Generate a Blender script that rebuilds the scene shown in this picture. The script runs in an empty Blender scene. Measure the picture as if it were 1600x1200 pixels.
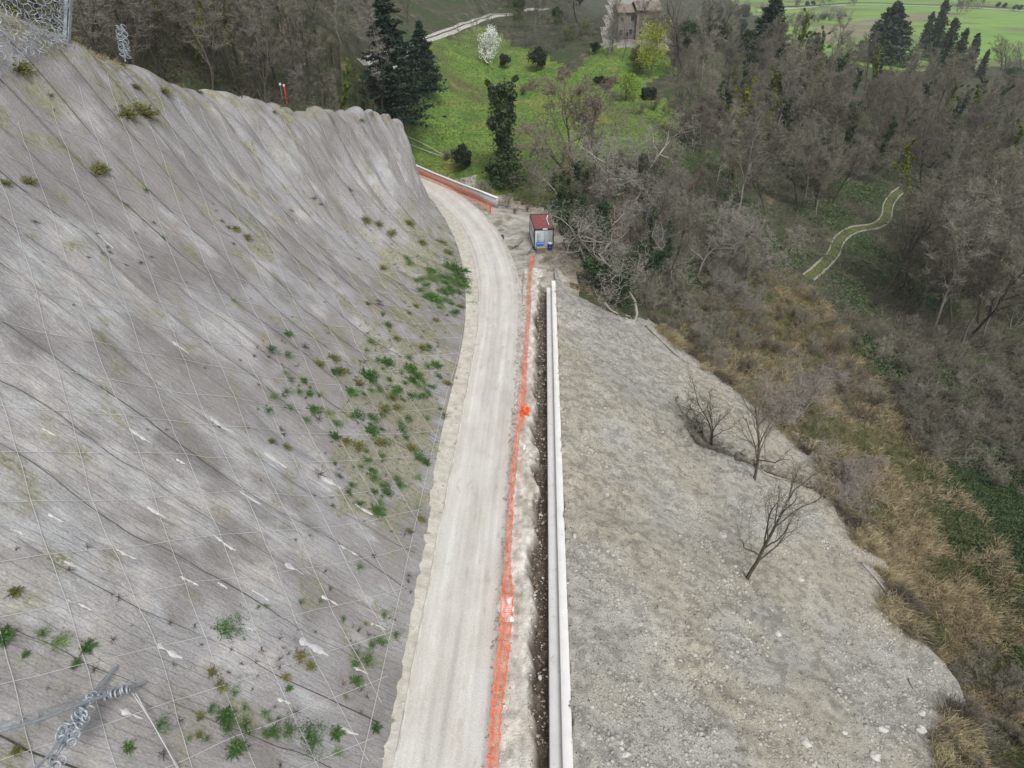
import bpy, math, random
import numpy as np
from mathutils import Vector, Matrix
R = math.radians
rng = np.random.default_rng(7)
random.seed(7)
SC = bpy.context.scene
COL = SC.collection

# ------------------------------------------------------------------ camera, sky, sun, exposure
THETA, PSI, CAMZ, FPX = R(34.0), R(2.31), 29.0, 1109.0
cd = bpy.data.cameras.new('camera'); cam = bpy.data.objects.new('camera', cd); COL.objects.link(cam)
cam.location = (0, 0, CAMZ); cam.rotation_euler = (R(90) - THETA, 0, PSI)
cd.sensor_width = 36; cd.lens = 36 * FPX / 1600; cd.clip_start = 0.2; cd.clip_end = 8000
SC.camera = cam
W = bpy.data.worlds.new('World'); SC.world = W; W.use_nodes = True
wn = W.node_tree.nodes; wl = W.node_tree.links; bg = wn['Background']
sky = wn.new('ShaderNodeTexSky'); sky.sky_type = 'NISHITA'; sky.sun_disc = False
SUN_EL, SUN_AZ = R(55), R(160)          # azimuth clockwise from +Y
sky.sun_elevation = SUN_EL; sky.sun_rotation = SUN_AZ; sky.dust_density = 3; sky.ozone_density = 1.5; sky.air_density = 1
hs = wn.new('ShaderNodeHueSaturation'); hs.inputs['Saturation'].default_value = 0.25
wl.new(sky.outputs[0], hs.inputs['Color']); wl.new(hs.outputs[0], bg.inputs[0]); bg.inputs[1].default_value = 0.135
sl = bpy.data.lights.new('sun', 'SUN'); sl.energy = 1.7; sl.angle = R(16); sl.color = (1, .975, .94)
so = bpy.data.objects.new('sun', sl); COL.objects.link(so)
sd = Vector((math.sin(SUN_AZ) * math.cos(SUN_EL), math.cos(SUN_AZ) * math.cos(SUN_EL), math.sin(SUN_EL)))
so.rotation_euler = sd.to_track_quat('Z', 'Y').to_euler(); so.location = (0, 0, 60)
SC.view_settings.view_transform = 'Standard'; SC.view_settings.look = 'None'
SC.view_settings.gamma = 1; SC.view_settings.use_curve_mapping = False
SC.view_settings.exposure = 0.30
SC.cycles.max_bounces = 4; SC.cycles.diffuse_bounces = 3; SC.cycles.transparent_max_bounces = 6

# ------------------------------------------------------------------ camera arithmetic (photo pixel -> ray), only used to find where things stand
CO = np.array([0, 0, CAMZ])
_rt = np.array([math.cos(PSI), math.sin(PSI), 0])
_fw = np.array([-math.sin(PSI) * math.cos(THETA), math.cos(PSI) * math.cos(THETA), -math.sin(THETA)])
_up = np.array([-math.sin(PSI) * math.sin(THETA), math.cos(PSI) * math.sin(THETA), math.cos(THETA)])
def ray(px, py):
    px = np.asarray(px, float); py = np.asarray(py, float)
    return _fw + ((px - 800) / FPX)[..., None] * _rt + ((600 - py) / FPX)[..., None] * _up
def pix(P):
    d = np.asarray(P, float) - CO
    z = d @ _fw; z = np.where(z < .1, .1, z)
    return 800 + FPX * (d @ _rt) / z, 600 - FPX * (d @ _up) / z, z
GRADE = 0.085
def zr(y): return -GRADE * np.asarray(y, float)
def on_road(px, py, h=0.0):
    d = ray(px, py); t = (CAMZ - h) / (-d[..., 2] - GRADE * d[..., 1])
    return CO + d * t[..., None]
def at_t(px, py, t): return CO + ray(px, py) * t
def at_z(px, py, z):
    d = ray(px, py); return CO + d * ((z - CAMZ) / d[2])

# ------------------------------------------------------------------ noise
def _h(ix, iy, s):
    n = (ix.astype(np.int64) * 374761393 + iy.astype(np.int64) * 668265263 + s * 974634777) & 0xffffffff
    n = ((n ^ (n >> 13)) * 1274126177) & 0xffffffff
    return ((n ^ (n >> 16)) & 0xffff) / 65535.0
def vn(x, y, s=0):
    x = np.asarray(x, float); y = np.asarray(y, float)
    ix = np.floor(x); iy = np.floor(y); fx = x - ix; fy = y - iy
    fx = fx * fx * (3 - 2 * fx); fy = fy * fy * (3 - 2 * fy)
    a = _h(ix, iy, s); b = _h(ix + 1, iy, s); c = _h(ix, iy + 1, s); d = _h(ix + 1, iy + 1, s)
    return (a * (1 - fx) + b * fx) * (1 - fy) + (c * (1 - fx) + d * fx) * fy - .5
def fbm(x, y, s=0, o=4):
    r = 0; a = 1
    for k in range(o):
        r = r + a * vn(x * 2 ** k, y * 2 ** k, s + k * 17); a *= .5
    return r
def sstep(a, b, x):
    t = np.clip((x - a) / (b - a), 0, 1); return t * t * (3 - 2 * t)
def in_poly(x, y, poly):
    x = np.asarray(x, float); y = np.asarray(y, float); r = np.zeros(x.shape, bool)
    n = len(poly)
    for i in range(n):
        x0, y0 = poly[i][:2]; x1, y1 = poly[(i + 1) % n][:2]
        if y0 == y1: continue
        c = ((y0 > y) != (y1 > y)) & (x < (x1 - x0) * (y - y0) / (y1 - y0) + x0)
        r ^= c
    return r

# ------------------------------------------------------------------ object helpers
def tag(o, label=None, cat=None, group=None, kind=None):
    if label: o['label'] = label
    if cat: o['category'] = cat
    if group: o['group'] = group
    if kind: o['kind'] = kind
    return o
def empty(name, loc, label=None, cat=None, group=None, rz=0):
    o = bpy.data.objects.new(name, None); COL.objects.link(o); o.location = loc; o.rotation_euler = (0, 0, rz)
    o.empty_display_size = .3
    return tag(o, label, cat, group)
def mesh_np(name, V, F, mats, smooth=False, midx=None, uv=None, attrs=None):
    """V (n,3); F (m,k) faces of equal size, or a list of such arrays"""
    me = bpy.data.meshes.new(name)
    V = np.ascontiguousarray(V, dtype=np.float32)
    Fs = F if isinstance(F, list) else [F]
    Fs = [np.asarray(f, dtype=np.int32) for f in Fs if len(f)]
    loops = np.concatenate([f.ravel() for f in Fs]); tot = np.concatenate([np.full(len(f), f.shape[1], np.int32) for f in Fs])
    st = np.zeros(len(tot), np.int32); st[1:] = np.cumsum(tot)[:-1]
    me.vertices.add(len(V)); me.vertices.foreach_set('co', V.ravel())
    me.loops.add(len(loops)); me.loops.foreach_set('vertex_index', loops)
    me.polygons.add(len(tot)); me.polygons.foreach_set('loop_start', st)
    try: me.polygons.foreach_set('loop_total', tot)
    except Exception: pass
    if midx is not None: me.polygons.foreach_set('material_index', np.asarray(midx, np.int32))
    if smooth: me.polygons.foreach_set('use_smooth', np.ones(len(tot), bool))
    if uv is not None:
        l = me.uv_layers.new(name='UVMap'); l.data.foreach_set('uv', np.asarray(uv, np.float32)[loops].ravel())
    if attrs:
        for k, v in attrs.items():
            v = np.asarray(v, np.float32)
            if v.ndim == 1: v = np.stack([v] * 3 + [np.ones_like(v)], 1)
            if v.shape[1] == 3: v = np.concatenate([v, np.ones((len(v), 1), np.float32)], 1)
            a = me.attributes.new(k, 'FLOAT_COLOR', 'POINT'); a.data.foreach_set('color', v.ravel())
    me.update(calc_edges=True); me.validate()
    for m in (mats if isinstance(mats, (list, tuple)) else [mats]): me.materials.append(m)
    return me
def link(name, me, parent=None, loc=None):
    o = bpy.data.objects.new(name, me); COL.objects.link(o)
    if parent: o.parent = parent
    if loc is not None: o.location = loc
    return o
class MB:
    """collects simple shapes into one mesh"""
    def __init__(s): s.v = []; s.f = []
    def add(s, vs, fs):
        b = len(s.v); s.v += [tuple(v) for v in vs]; s.f += [tuple(b + i for i in f) for f in fs]; return s
    def box(s, c, d, rz=0, M=None):
        x, y, z = [k / 2 for k in d]
        p = [Vector((i * x, j * y, k * z)) for k in (-1, 1) for j in (-1, 1) for i in (-1, 1)]
        m = M if M is not None else Matrix.Rotation(rz, 3, 'Z')
        return s.add([m @ q + Vector(c) for q in p], [(0, 2, 3, 1), (4, 5, 7, 6), (0, 1, 5, 4), (2, 6, 7, 3), (0, 4, 6, 2), (1, 3, 7, 5)])
    def bar(s, a, b, w, h=None):
        a = Vector(a); b = Vector(b); d = b - a; L = d.length
        q = d.to_track_quat('X', 'Z').to_matrix()
        return s.box((a + b) / 2, (L, w, h or w), M=q)
    def tube(s, pts, r, n=6, caps=True, closed=False):
        pts = [Vector(p) for p in pts]; N = len(pts); b = len(s.v)
        rr = r if hasattr(r, '__len__') else [r] * N
        for i, p in enumerate(pts):
            t = (pts[(i + 1) % N] - pts[i - 1]) if closed else (pts[min(i + 1, N - 1)] - pts[max(i - 1, 0)])
            q = t.to_track_quat('Z', 'Y').to_matrix()
            for k in range(n):
                a = 2 * math.pi * k / n
                s.v.append(tuple(p + q @ Vector((math.cos(a) * rr[i], math.sin(a) * rr[i], 0))))
        for i in range(N if closed else N - 1):
            j = (i + 1) % N
            for k in range(n):
                l = (k + 1) % n
                s.f.append((b + i * n + k, b + i * n + l, b + j * n + l, b + j * n + k))
        if caps and not closed:
            s.f.append(tuple(b + k for k in range(n))[::-1]); s.f.append(tuple(b + (N - 1) * n + k for k in range(n)))
        return s
    def lathe(s, prof, n=16, M=None):
        M = M or Matrix.Identity(4); b = len(s.v)
        for r, z in prof:
            for k in range(n):
                a = 2 * math.pi * k / n; s.v.append(tuple(M @ Vector((r * math.cos(a), r * math.sin(a), z))))
        for i in range(len(prof) - 1):
            for k in range(n):
                l = (k + 1) % n; s.f.append((b + i * n + k, b + i * n + l, b + (i + 1) * n + l, b + (i + 1) * n + k))
        s.f.append(tuple(b + k for k in range(n))[::-1]); s.f.append(tuple(b + (len(prof) - 1) * n + k for k in range(n)))
        return s
    def mesh(s, name, m, smooth=False):
        me = bpy.data.meshes.new(name); me.from_pydata(s.v, [], s.f); me.update()
        if smooth: me.polygons.foreach_set('use_smooth', [True] * len(me.polygons))
        me.materials.append(m); return me
    def build(s, name, m, parent=None, loc=None, smooth=False): return link(name, s.mesh(name, m, smooth), parent, loc)
def bevel(o, w=.02, seg=1):
    m = o.modifiers.new('b', 'BEVEL'); m.width = w; m.segments = seg; m.limit_method = 'ANGLE'

# ------------------------------------------------------------------ materials
def mat(name, stops, scale=1., detail=8, rough=.9, bump=0., bscale=None, stretch=(1, 1, 1), coord='Object', spec=.2,
        over=None, vary=0., vv=0., attr=None, metal=0., fine=0., fscale=30.):
    """noise-driven colour. stops: [(pos,(r,g,b)),...]; over: (colour, scale, lo, hi) second patch colour; vary: per-object tint; attr: multiply with attribute"""
    m = bpy.data.materials.new(name); m.use_nodes = True; nt = m.node_tree; N = nt.nodes; L = nt.links
    bs = N['Principled BSDF']; bs.inputs['Roughness'].default_value = rough; bs.inputs['Specular IOR Level'].default_value = spec
    bs.inputs['Metallic'].default_value = metal
    tc = N.new('ShaderNodeTexCoord'); mp = N.new('ShaderNodeMapping'); L.new(tc.outputs[coord], mp.inputs[0]); mp.inputs['Scale'].default_value = stretch
    no = N.new('ShaderNodeTexNoise'); no.inputs['Scale'].default_value = scale; no.inputs['Detail'].default_value = detail; no.inputs['Roughness'].default_value = .62
    L.new(mp.outputs[0], no.inputs[0])
    cr = N.new('ShaderNodeValToRGB'); e = cr.color_ramp.elements
    while len(e) < len(stops): e.new(.5)
    for i, (p, c) in enumerate(stops): e[i].position = p; e[i].color = (*c, 1)
    L.new(no.outputs[0], cr.inputs[0]); out = cr.outputs[0]
    def mix(a, b, f, bt='MIX'):
        x = N.new('ShaderNodeMix'); x.data_type = 'RGBA'; x.blend_type = bt
        for s, v in ((6, a), (7, b), (0, f)):
            if hasattr(v, 'is_linked'): L.new(v, x.inputs[s])
            else: x.inputs[s].default_value = v if s == 0 else (*v, 1)
        return x.outputs[2]
    def rng_(v, a, b, c=0., d=1.):
        r = N.new('ShaderNodeMapRange'); r.inputs[1].default_value = a; r.inputs[2].default_value = b; r.inputs[3].default_value = c; r.inputs[4].default_value = d
        L.new(v, r.inputs[0]); return r.outputs[0]
    for k, ov in enumerate(over or []):
        n2 = N.new('ShaderNodeTexNoise'); n2.inputs['Scale'].default_value = ov[1]; n2.inputs['Detail'].default_value = 6; n2.noise_dimensions = '4D'
        n2.inputs['W'].default_value = 3.7 * (k + 1)
        L.new(mp.outputs[0], n2.inputs[0]); out = mix(out, ov[0], rng_(n2.outputs[0], ov[2], ov[3]))
    if attr:
        a = N.new('ShaderNodeAttribute'); a.attribute_name = attr; out = mix(out, a.outputs[0], 1., 'MULTIPLY')
    if fine:
        n3 = N.new('ShaderNodeTexNoise'); n3.inputs['Scale'].default_value = fscale; n3.inputs['Detail'].default_value = 4
        L.new(tc.outputs[coord], n3.inputs[0]); v = rng_(n3.outputs[0], .3, .7, 1 - fine, 1 + fine)
        vm = N.new('ShaderNodeVectorMath'); vm.operation = 'SCALE'; L.new(out, vm.inputs[0]); L.new(v, vm.inputs[3]); out = vm.outputs[0]
    if vary or vv:
        oi = N.new('ShaderNodeObjectInfo'); h = N.new('ShaderNodeHueSaturation')
        L.new(rng_(oi.outputs['Random'], 0, 1, .5 - vary, .5 + vary), h.inputs['Hue'])
        L.new(rng_(oi.outputs['Random'], 1, 0, 1 - vv, 1 + vv), h.inputs['Value']); L.new(out, h.inputs['Color']); out = h.outputs[0]
    L.new(out, bs.inputs['Base Color'])
    if bump:
        b = N.new('ShaderNodeBump'); b.inputs['Strength'].default_value = 1; b.inputs['Distance'].default_value = bump
        n4 = N.new('ShaderNodeTexNoise'); n4.inputs['Scale'].default_value = bscale or scale * 4; n4.inputs['Detail'].default_value = 6
        L.new(mp.outputs[0], n4.inputs[0]); L.new(n4.outputs[0], b.inputs['Height']); L.new(b.outputs[0], bs.inputs['Normal'])
    m['_'] = 1
    return m
def two(c, k=.25):   # two stops around a colour
    return [(.3, tuple(x * (1 - k) for x in c)), (.7, tuple(min(1, x * (1 + k)) for x in c))]
M = {}
M['concrete'] = mat('concrete', two((.70, .695, .67), .06), 1.5, rough=.85, bump=.004, bscale=30, over=[((.40, .385, .35), 2.2, .62, .8)], fine=.04)
M['concrete_grey'] = mat('concrete_grey', two((.42, .42, .405), .12), 1.2, rough=.85, over=[((.3, .29, .27), 3, .58, .75)], fine=.05)
M['concrete_mid'] = mat('concrete_mid', two((.60, .60, .585), .07), 1.2, rough=.85, over=[((.42, .41, .38), 2.5, .6, .78)], fine=.05)
M['orange'] = mat('orange_plastic', two((.90, .19, .075), .1), 3, rough=.5)
M['red'] = mat('red_plastic', two((.75, .05, .02), .1), 3, rough=.5)
M['white_panel'] = mat('white_panel', two((.60, .65, .66), .05), 1.5, rough=.5, over=[((.33, .35, .33), 4, .6, .8)])
M['green_frame'] = mat('green_frame', two((.018, .06, .045), .2), 4, rough=.5)
M['maroon'] = mat('maroon_roof', two((.25, .075, .085), .12), 2, rough=.6, over=[((.22, .11, .10), 3, .6, .85)])
M['dark'] = mat('dark_glass', two((.05, .06, .07), .2), 3, rough=.3, spec=.5)
M['black'] = mat('black_rubber', two((.02, .02, .02), .3), 3, rough=.7)
M['blue'] = mat('blue_plastic', two((.02, .12, .42), .15), 3, rough=.4, spec=.4)
M['navy'] = mat('navy_plastic', two((.012, .02, .16), .15), 3, rough=.4, spec=.4)
M['white'] = mat('white_plastic', two((.75, .76, .76), .05), 3, rough=.5)
M['wood'] = mat('weathered_timber', two((.24, .17, .13), .3), 3, stretch=(1, 6, 6), rough=.9, fine=.1)
M['greywood'] = mat('grey_timber', two((.30, .28, .24), .25), 3, rough=.9, fine=.1)
M['galv'] = mat('galvanised_steel', two((.33, .365, .395), .2), 8, rough=.5, metal=.35, spec=.5)
M['cable'] = mat('steel_cable', two((.50, .50, .49), .1), 20, rough=.6, metal=.1)
M['seam'] = mat('lacing_wire', two((.07, .068, .06), .3), 5, rough=.9)
# ================================================================== TERRAIN
# ---- the netted rock slope: toe line, crest line
PAIRS = [((-5.95, -25), (-36, -30, 30)), ((-5.95, -8), (-36, -12, 30)), ((-5.95, 8), (-37, 6, 30)), ((-6.05, 22), (-37, 24, 29.5)),
         ((-6.25, 36), (-36, 39, 28)), ((-6.4, 46), (-31.5, 49, 22.6)), ((-6.3, 55), (-30.4, 58.6, 17.9)), ((-7.2, 68), (-26.6, 70, 13.4)),
         ((-9.4, 82), (-22.9, 84.5, 9.5)), ((-12.4, 94), (-20.8, 96, 6.5)), ((-17, 108), (-20.9, 106, 2.6)), ((-23, 119), (-26, 111.5, 0.6)), ((-40, 132), (-38, 119, 0.5))]
def catmull(P, n):
    P = np.asarray(P, float); Q = np.vstack([2 * P[0] - P[1], P, 2 * P[-1] - P[-2]])
    out = []
    for i in range(len(P) - 1):
        t = np.linspace(0, 1, n, endpoint=False)[:, None]
        a, b, c, d = Q[i], Q[i + 1], Q[i + 2], Q[i + 3]
        out.append(.5 * (2 * b + (c - a) * t + (2 * a - 5 * b + 4 * c - d) * t ** 2 + (3 * b - a - 3 * c + d) * t ** 3))
    return np.vstack(out + [P[-1:]])
_T = catmull([p[0] for p in PAIRS], 40); _K = catmull([p[1] for p in PAIRS], 40)
_mid = (_T * .5 + _K[:, :2] * .5); _du = np.r_[0, np.cumsum(np.linalg.norm(np.diff(_mid, axis=0), axis=1))]
ULEN = _du[-1]
NU, NV = 740, 170
VMAX = 1.22
us = np.linspace(0, ULEN, NU); vs = np.linspace(-.03, VMAX, NV)
Tu = np.stack([np.interp(us, _du, _T[:, k]) for k in range(2)], 1); Ku = np.stack([np.interp(us, _du, _K[:, k]) for k in range(3)], 1)
Lu = np.sqrt(((Ku[:, :2] - Tu) ** 2).sum(1) + (Ku[:, 2] - zr(Tu[:, 1])) ** 2)
Ug, Vg = np.meshgrid(us, vs, indexing='ij')
vc = np.clip(Vg, -1, 1); ov_ = np.clip(Vg - 1, 0, 1)
hfrac = (vc + ov_ * 1.0)
_cc = (.28 + .42 * sstep(50, 95, Ug)); zfrac = np.where(vc < 0, vc * .7, (1 - _cc) * vc + _cc * np.abs(vc) ** 2.3) + ov_ * .35 - 3.2 * ov_ ** 2
SG = np.zeros((NU, NV, 3))
SG[..., :2] = Tu[:, None] + (Ku[:, None, :2] - Tu[:, None]) * hfrac[..., None]
z0 = zr(Tu[:, 1])[:, None]
SG[..., 2] = z0 + (Ku[:, 2][:, None] - z0) * zfrac
S_ = Vg * Lu[:, None]        # metres up the slope
_kr = np.hanning(31); _kr /= _kr.sum()
for k_ in range(3):
    _pad = np.pad(SG[..., k_], ((0, 0), (15, 15)), mode='edge'); _sm = sum(_kr[i] * _pad[:, i:i + NV] for i in range(31)); _w = sstep(.72, .86, Vg); SG[..., k_] = SG[..., k_] * (1 - _w) + _sm * _w
def gnorm(G):
    a = np.gradient(G, axis=0); b = np.gradient(G, axis=1); n = np.cross(a, b); n /= np.linalg.norm(n, axis=2, keepdims=True) + 1e-9
    return np.where(n[..., 2:3] < 0, -n, n)
n0 = gnorm(SG)
SEAM = 3.0
wob = fbm(Ug / 12, S_ / 11, 5) * 1.3
pu = (Ug + wob) / SEAM; fu = pu - np.floor(pu)
amp = .55 + .9 * vn(np.floor(pu) * 3.3, S_ / 7, 9)
steep = sstep(78, 100, Ug)
fade = np.clip(Vg * 3.2, 0, 1)
disp = (fbm(Ug / 12, S_ / 16, 1, 3) * 1.0 + fbm(Ug / 2.2, S_ / 12, 2, 3) * (.20 + .9 * steep)
        + (fu - .5) * .13 * np.clip(amp, 0, 2) + fbm(Ug / .8, S_ / 4, 3, 3) * .06 + sstep(74, 98, Ug) * sstep(.2, .7, Vg) * (.85 - .55 * sstep(.85, 1.0, Vg)) * (np.abs(np.sin(np.pi * pu)) ** .7 - .6) * (.75 + 1.1 * vn(np.floor(pu) * 2.7, S_ * 0, 19)) + fbm(Ug / .35, S_ / .5, 4, 2) * .03) * fade
edge_ = np.exp(-((Vg - 1.0) / .06) ** 2) * fbm(Ug / 3, Vg * 4, 21) * .9
SG = SG + n0 * (disp + edge_)[..., None]
SN = gnorm(SG)
SG[:, 0, 2] -= .5
def slope_at(u, v):
    u = np.clip(np.asarray(u, float) / ULEN * (NU - 1), 0, NU - 1.001); v = np.clip((np.asarray(v, float) + .03) / (VMAX + .03) * (NV - 1), 0, NV - 1.001)
    i = u.astype(int); j = v.astype(int); a = (u - i)[..., None]; b = (v - j)[..., None]
    def s(G): return (G[i, j] * (1 - a) + G[i + 1, j] * a) * (1 - b) + (G[i, j + 1] * (1 - a) + G[i + 1, j + 1] * a) * b
    return s(SG), s(SN)
_px, _py, _pz = pix(SG[:, 1:])
def slope_px(px, py):
    d = (_px - px) ** 2 + (_py - py) ** 2; d = np.where(Vg[:, 1:] > 1.02, 1e9, d)
    i, j = np.unravel_index(np.argmin(d), d.shape); return Ug[i, j + 1], Vg[i, j + 1], SG[i, j + 1], SN[i, j + 1], math.sqrt(d[i, j]), _pz[i, j]
def Lat(u): return np.interp(u, us, Lu)
# world frame of masks (chalk pale, dark wet, dry vegetation) carried by the slope itself
PX = np.zeros_like(Ug); PY = np.zeros_like(Ug); PX[:, 1:], PY[:, 1:] = _px, _py; PX[:, 0] = PX[:, 1]; PY[:, 0] = PY[:, 1]
def blob(cx, cy, rx, ry): return np.exp(-(((PX - cx) / rx) ** 2 + ((PY - cy) / ry) ** 2))
streak = fbm(Ug / 1.2, S_ / 4, 31, 4); patch = fbm(Ug / 3, S_ / 3, 32, 5)
chalk = sstep(.05, .5, streak * .7 + patch * .9 + .55 * (blob(60, 700, 160, 200) + blob(330, 800, 160, 90) + blob(100, 950, 200, 150) + blob(420, 850, 90, 60) + .8 * blob(150, 480, 160, 110)) - .12)
darkm = sstep(.25, .55, patch * -1.1 + fbm(Ug / .7, S_ / 2, 39, 3) * .5 + .62 * (blob(190, 700, 110, 45) + blob(330, 710, 60, 40) + blob(400, 800, 30, 70) + blob(10, 510, 50, 40) + .5 * blob(420, 90, 300, 60) + .5 * blob(510, 220, 60, 60)))
dry = sstep(.05, .45, fbm(Ug / 1.3, S_ / 1.3, 33, 5) * .9 + .62 * (blob(620, 590, 90, 130) + blob(660, 400, 70, 70) + blob(600, 730, 80, 90) + .6 * blob(120, 150, 130, 60) + .5 * blob(370, 350, 60, 70) + .5 * blob(300, 1100, 150, 60) + .5 * np.exp(-((Vg - 1.0) / .05) ** 2)) - .12)
idx = np.arange(NU * NV).reshape(NU, NV)
F = np.stack([idx[:-1, :-1], idx[1:, :-1], idx[1:, 1:], idx[:-1, 1:]], -1).reshape(-1, 4)
ms = bpy.data.materials.new('netted_rock'); ms.use_nodes = True
def slope_material(m):
    nt = m.node_tree; N = nt.nodes; L = nt.links; bs = N['Principled BSDF']; bs.inputs['Roughness'].default_value = .95; bs.inputs['Specular IOR Level'].default_value = .1
    uv = N.new('ShaderNodeUVMap'); uv.uv_map = 'UVMap'
    def nz(scale, st, det=8, w=0):
        mp = N.new('ShaderNodeMapping'); mp.inputs['Scale'].default_value = st; L.new(uv.outputs[0], mp.inputs[0])
        n = N.new('ShaderNodeTexNoise'); n.inputs['Scale'].default_value = scale; n.inputs['Detail'].default_value = det; n.inputs['Roughness'].default_value = .65
        n.noise_dimensions = '4D'; n.inputs['W'].default_value = w; L.new(mp.outputs[0], n.inputs[0]); return n.outputs[0]
    def mr(v, a, b, c=0., d=1.):
        r = N.new('ShaderNodeMapRange'); L.new(v, r.inputs[0])
        for i, k in enumerate((a, b, c, d)): r.inputs[i + 1].default_value = k
        return r.outputs[0]
    def mx(a, b, f, bt='MIX'):
        x = N.new('ShaderNodeMix'); x.data_type = 'RGBA'; x.blend_type = bt
        for s, v in ((6, a), (7, b), (0, f)):
            if hasattr(v, 'is_linked'): L.new(v, x.inputs[s])
            else: x.inputs[s].default_value = v if s == 0 else (*v, 1)
        return x.outputs[2]
    def mul(a, b):
        q = N.new('ShaderNodeMath'); q.operation = 'MULTIPLY'
        for i, v in enumerate((a, b)):
            if hasattr(v, 'is_linked'): L.new(v, q.inputs[i])
            else: q.inputs[i].default_value = v
        return q.outputs[0]
    base = mx((.24, .225, .213), (.31, .298, .288), mr(nz(.5, (1, .35, 1)), .3, .7))
    base = mx(base, (.39, .39, .405), mr(nz(.16, (1, 1, 1), 4, 2), .45, .65, 0, .7))
    a = N.new('ShaderNodeAttribute'); a.attribute_name = 'mask'; sp = N.new('ShaderNodeSeparateColor'); L.new(a.outputs[0], sp.inputs[0])
    ck = mul(sp.outputs[0], mr(nz(1.2, (1.6, .7, 1), 8, 4), .38, .62, .15, 1))
    base = mx(base, mx((.60, .565, .52), (.56, .585, .585), mr(nz(.4, (1, 1, 1), 3, 8), .42, .58)), mul(ck, .58))
    base = mx(base, (.20, .188, .175), mul(sp.outputs[1], mr(nz(1.5, (1.5, .6, 1), 8, 21), .35, .6, .25, .8)))
    dc = mx((.30, .275, .18), (.17, .18, .085), mr(nz(3, (1, 1, 1), 5, 5), .4, .6))
    base = mx(base, dc, mul(mul(sp.outputs[2], mr(nz(5, (1, .8, 1), 8, 6), .36, .56)), .95))
    base = mx(base, (.17, .16, .148), mr(nz(2.2, (1.2, .8, 1), 10, 23), .52, .72, 0, .38)); base = mx(base, (.52, .50, .47), mr(nz(1.8, (1.2, .8, 1), 10, 24), .56, .74, 0, .35))
    # net wires lying down the slope, a third of a metre apart
    sx = N.new('ShaderNodeSeparateXYZ'); L.new(uv.outputs[0], sx.inputs[0])
    ad = N.new('ShaderNodeMath'); ad.operation = 'ADD'; L.new(sx.outputs[0], ad.inputs[0]); L.new(mr(nz(.6, (1, .5, 1), 4, 9), 0, 1, -.35, .35), ad.inputs[1])
    mo = N.new('ShaderNodeMath'); mo.operation = 'PINGPONG'; L.new(ad.outputs[0], mo.inputs[0]); mo.inputs[1].default_value = .19
    wire = mr(mo.outputs[0], 0.0, .034, 1, 0)
    base = mx(base, (.125, .118, .108), mul(wire, mr(nz(.9, (1, .25, 1), 5, 12), .34, .62, .1, .72)))
    # fibre mat grain
    g = mr(nz(10, (1.3, .8, 1), 10, 13), .28, .72, .72, 1.28); vm = N.new('ShaderNodeVectorMath'); vm.operation = 'SCALE'; L.new(base, vm.inputs[0]); L.new(g, vm.inputs[3])
    sp2 = mr(nz(11, (1, .8, 1), 3, 15), .66, .72, 0, .75); out = mx(vm.outputs[0], (.085, .08, .07), sp2)
    sp3 = mr(nz(9, (1, .8, 1), 3, 16), .69, .74, 0, .7); out = mx(out, (.5, .49, .47), sp3)
    L.new(out, bs.inputs['Base Color'])
    b = N.new('ShaderNodeBump'); b.inputs['Distance'].default_value = .10; L.new(nz(5, (1.4, .6, 1), 8, 17), b.inputs['Height']); L.new(b.outputs[0], bs.inputs['Normal'])
slope_material(ms)
me = mesh_np('rock_slope', SG.reshape(-1, 3), F, ms, True, uv=np.stack([Ug, S_], -1).reshape(-1, 2),
             attrs={'mask': np.stack([chalk, darkm, dry], -1).reshape(-1, 3)})
slope_o = tag(link('rock_slope', me), kind='structure')

# ---- road centre line
RC = catmull([(-3.75, -30), (-3.75, 0), (-3.75, 40), (-3.8, 62), (-4.9, 76), (-7.6, 90), (-11.9, 103), (-18.2, 116), (-28, 128), (-42, 140), (-60, 150)], 30)
rc_d = np.r_[0, np.cumsum(np.linalg.norm(np.diff(RC, axis=0), axis=1))]
def road_frame(s):
    p = np.stack([np.interp(s, rc_d, RC[:, k]) for k in range(2)], -1)
    q = np.stack([np.interp(s + .5, rc_d, RC[:, k]) for k in range(2)], -1) - np.stack([np.interp(s - .5, rc_d, RC[:, k]) for k in range(2)], -1)
    q /= np.linalg.norm(q, axis=-1, keepdims=True); return p, np.stack([q[..., 1], -q[..., 0]], -1)   # right-hand normal
def road_off(x, y):
    d = (x[..., None] - RC[::3, 0]) ** 2 + (y[..., None] - RC[::3, 1]) ** 2; return np.sqrt(d.min(-1))

# ---- natural ground by thin plate spline through measured points
def emb(x, y): return zr(y) + .42 - .5 * (x - 1.9)
CP = []
for y in (-30, 0, 25, 50, 70):
    for x in (2, 12, 22, 31): 
        if not (y == 70 and x > 15): CP.append((x, y, emb(x, y) - .35))
    CP.append((-1.0, y, zr(y) - .6))
    CP.append((-6.5, y, zr(y) - .6))
for x, y in ((-2, 80), (2, 84), (-1, 92), (-6, 95), (-9, 106), (-14, 112), (-20, 122), (-30, 136), (-3, 100), (4, 78)): CP.append((x, y, zr(y) - .15))
for k in range(0, len(_K), 40):
    CP.append((_K[k, 0], _K[k, 1], _K[k, 2] - .4))
    o = _K[k, :2] - _T[k]; o /= np.linalg.norm(o)
    CP.append((_K[k, 0] + o[0] * 14, _K[k, 1] + o[1] * 14, _K[k, 2] + (1.5 if k < 200 else -.5)))
def cpz(px, py, z): CP.append(tuple(at_z(px, py, z)))
def cpt(px, py, t): CP.append(tuple(at_t(px, py, t)))
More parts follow.
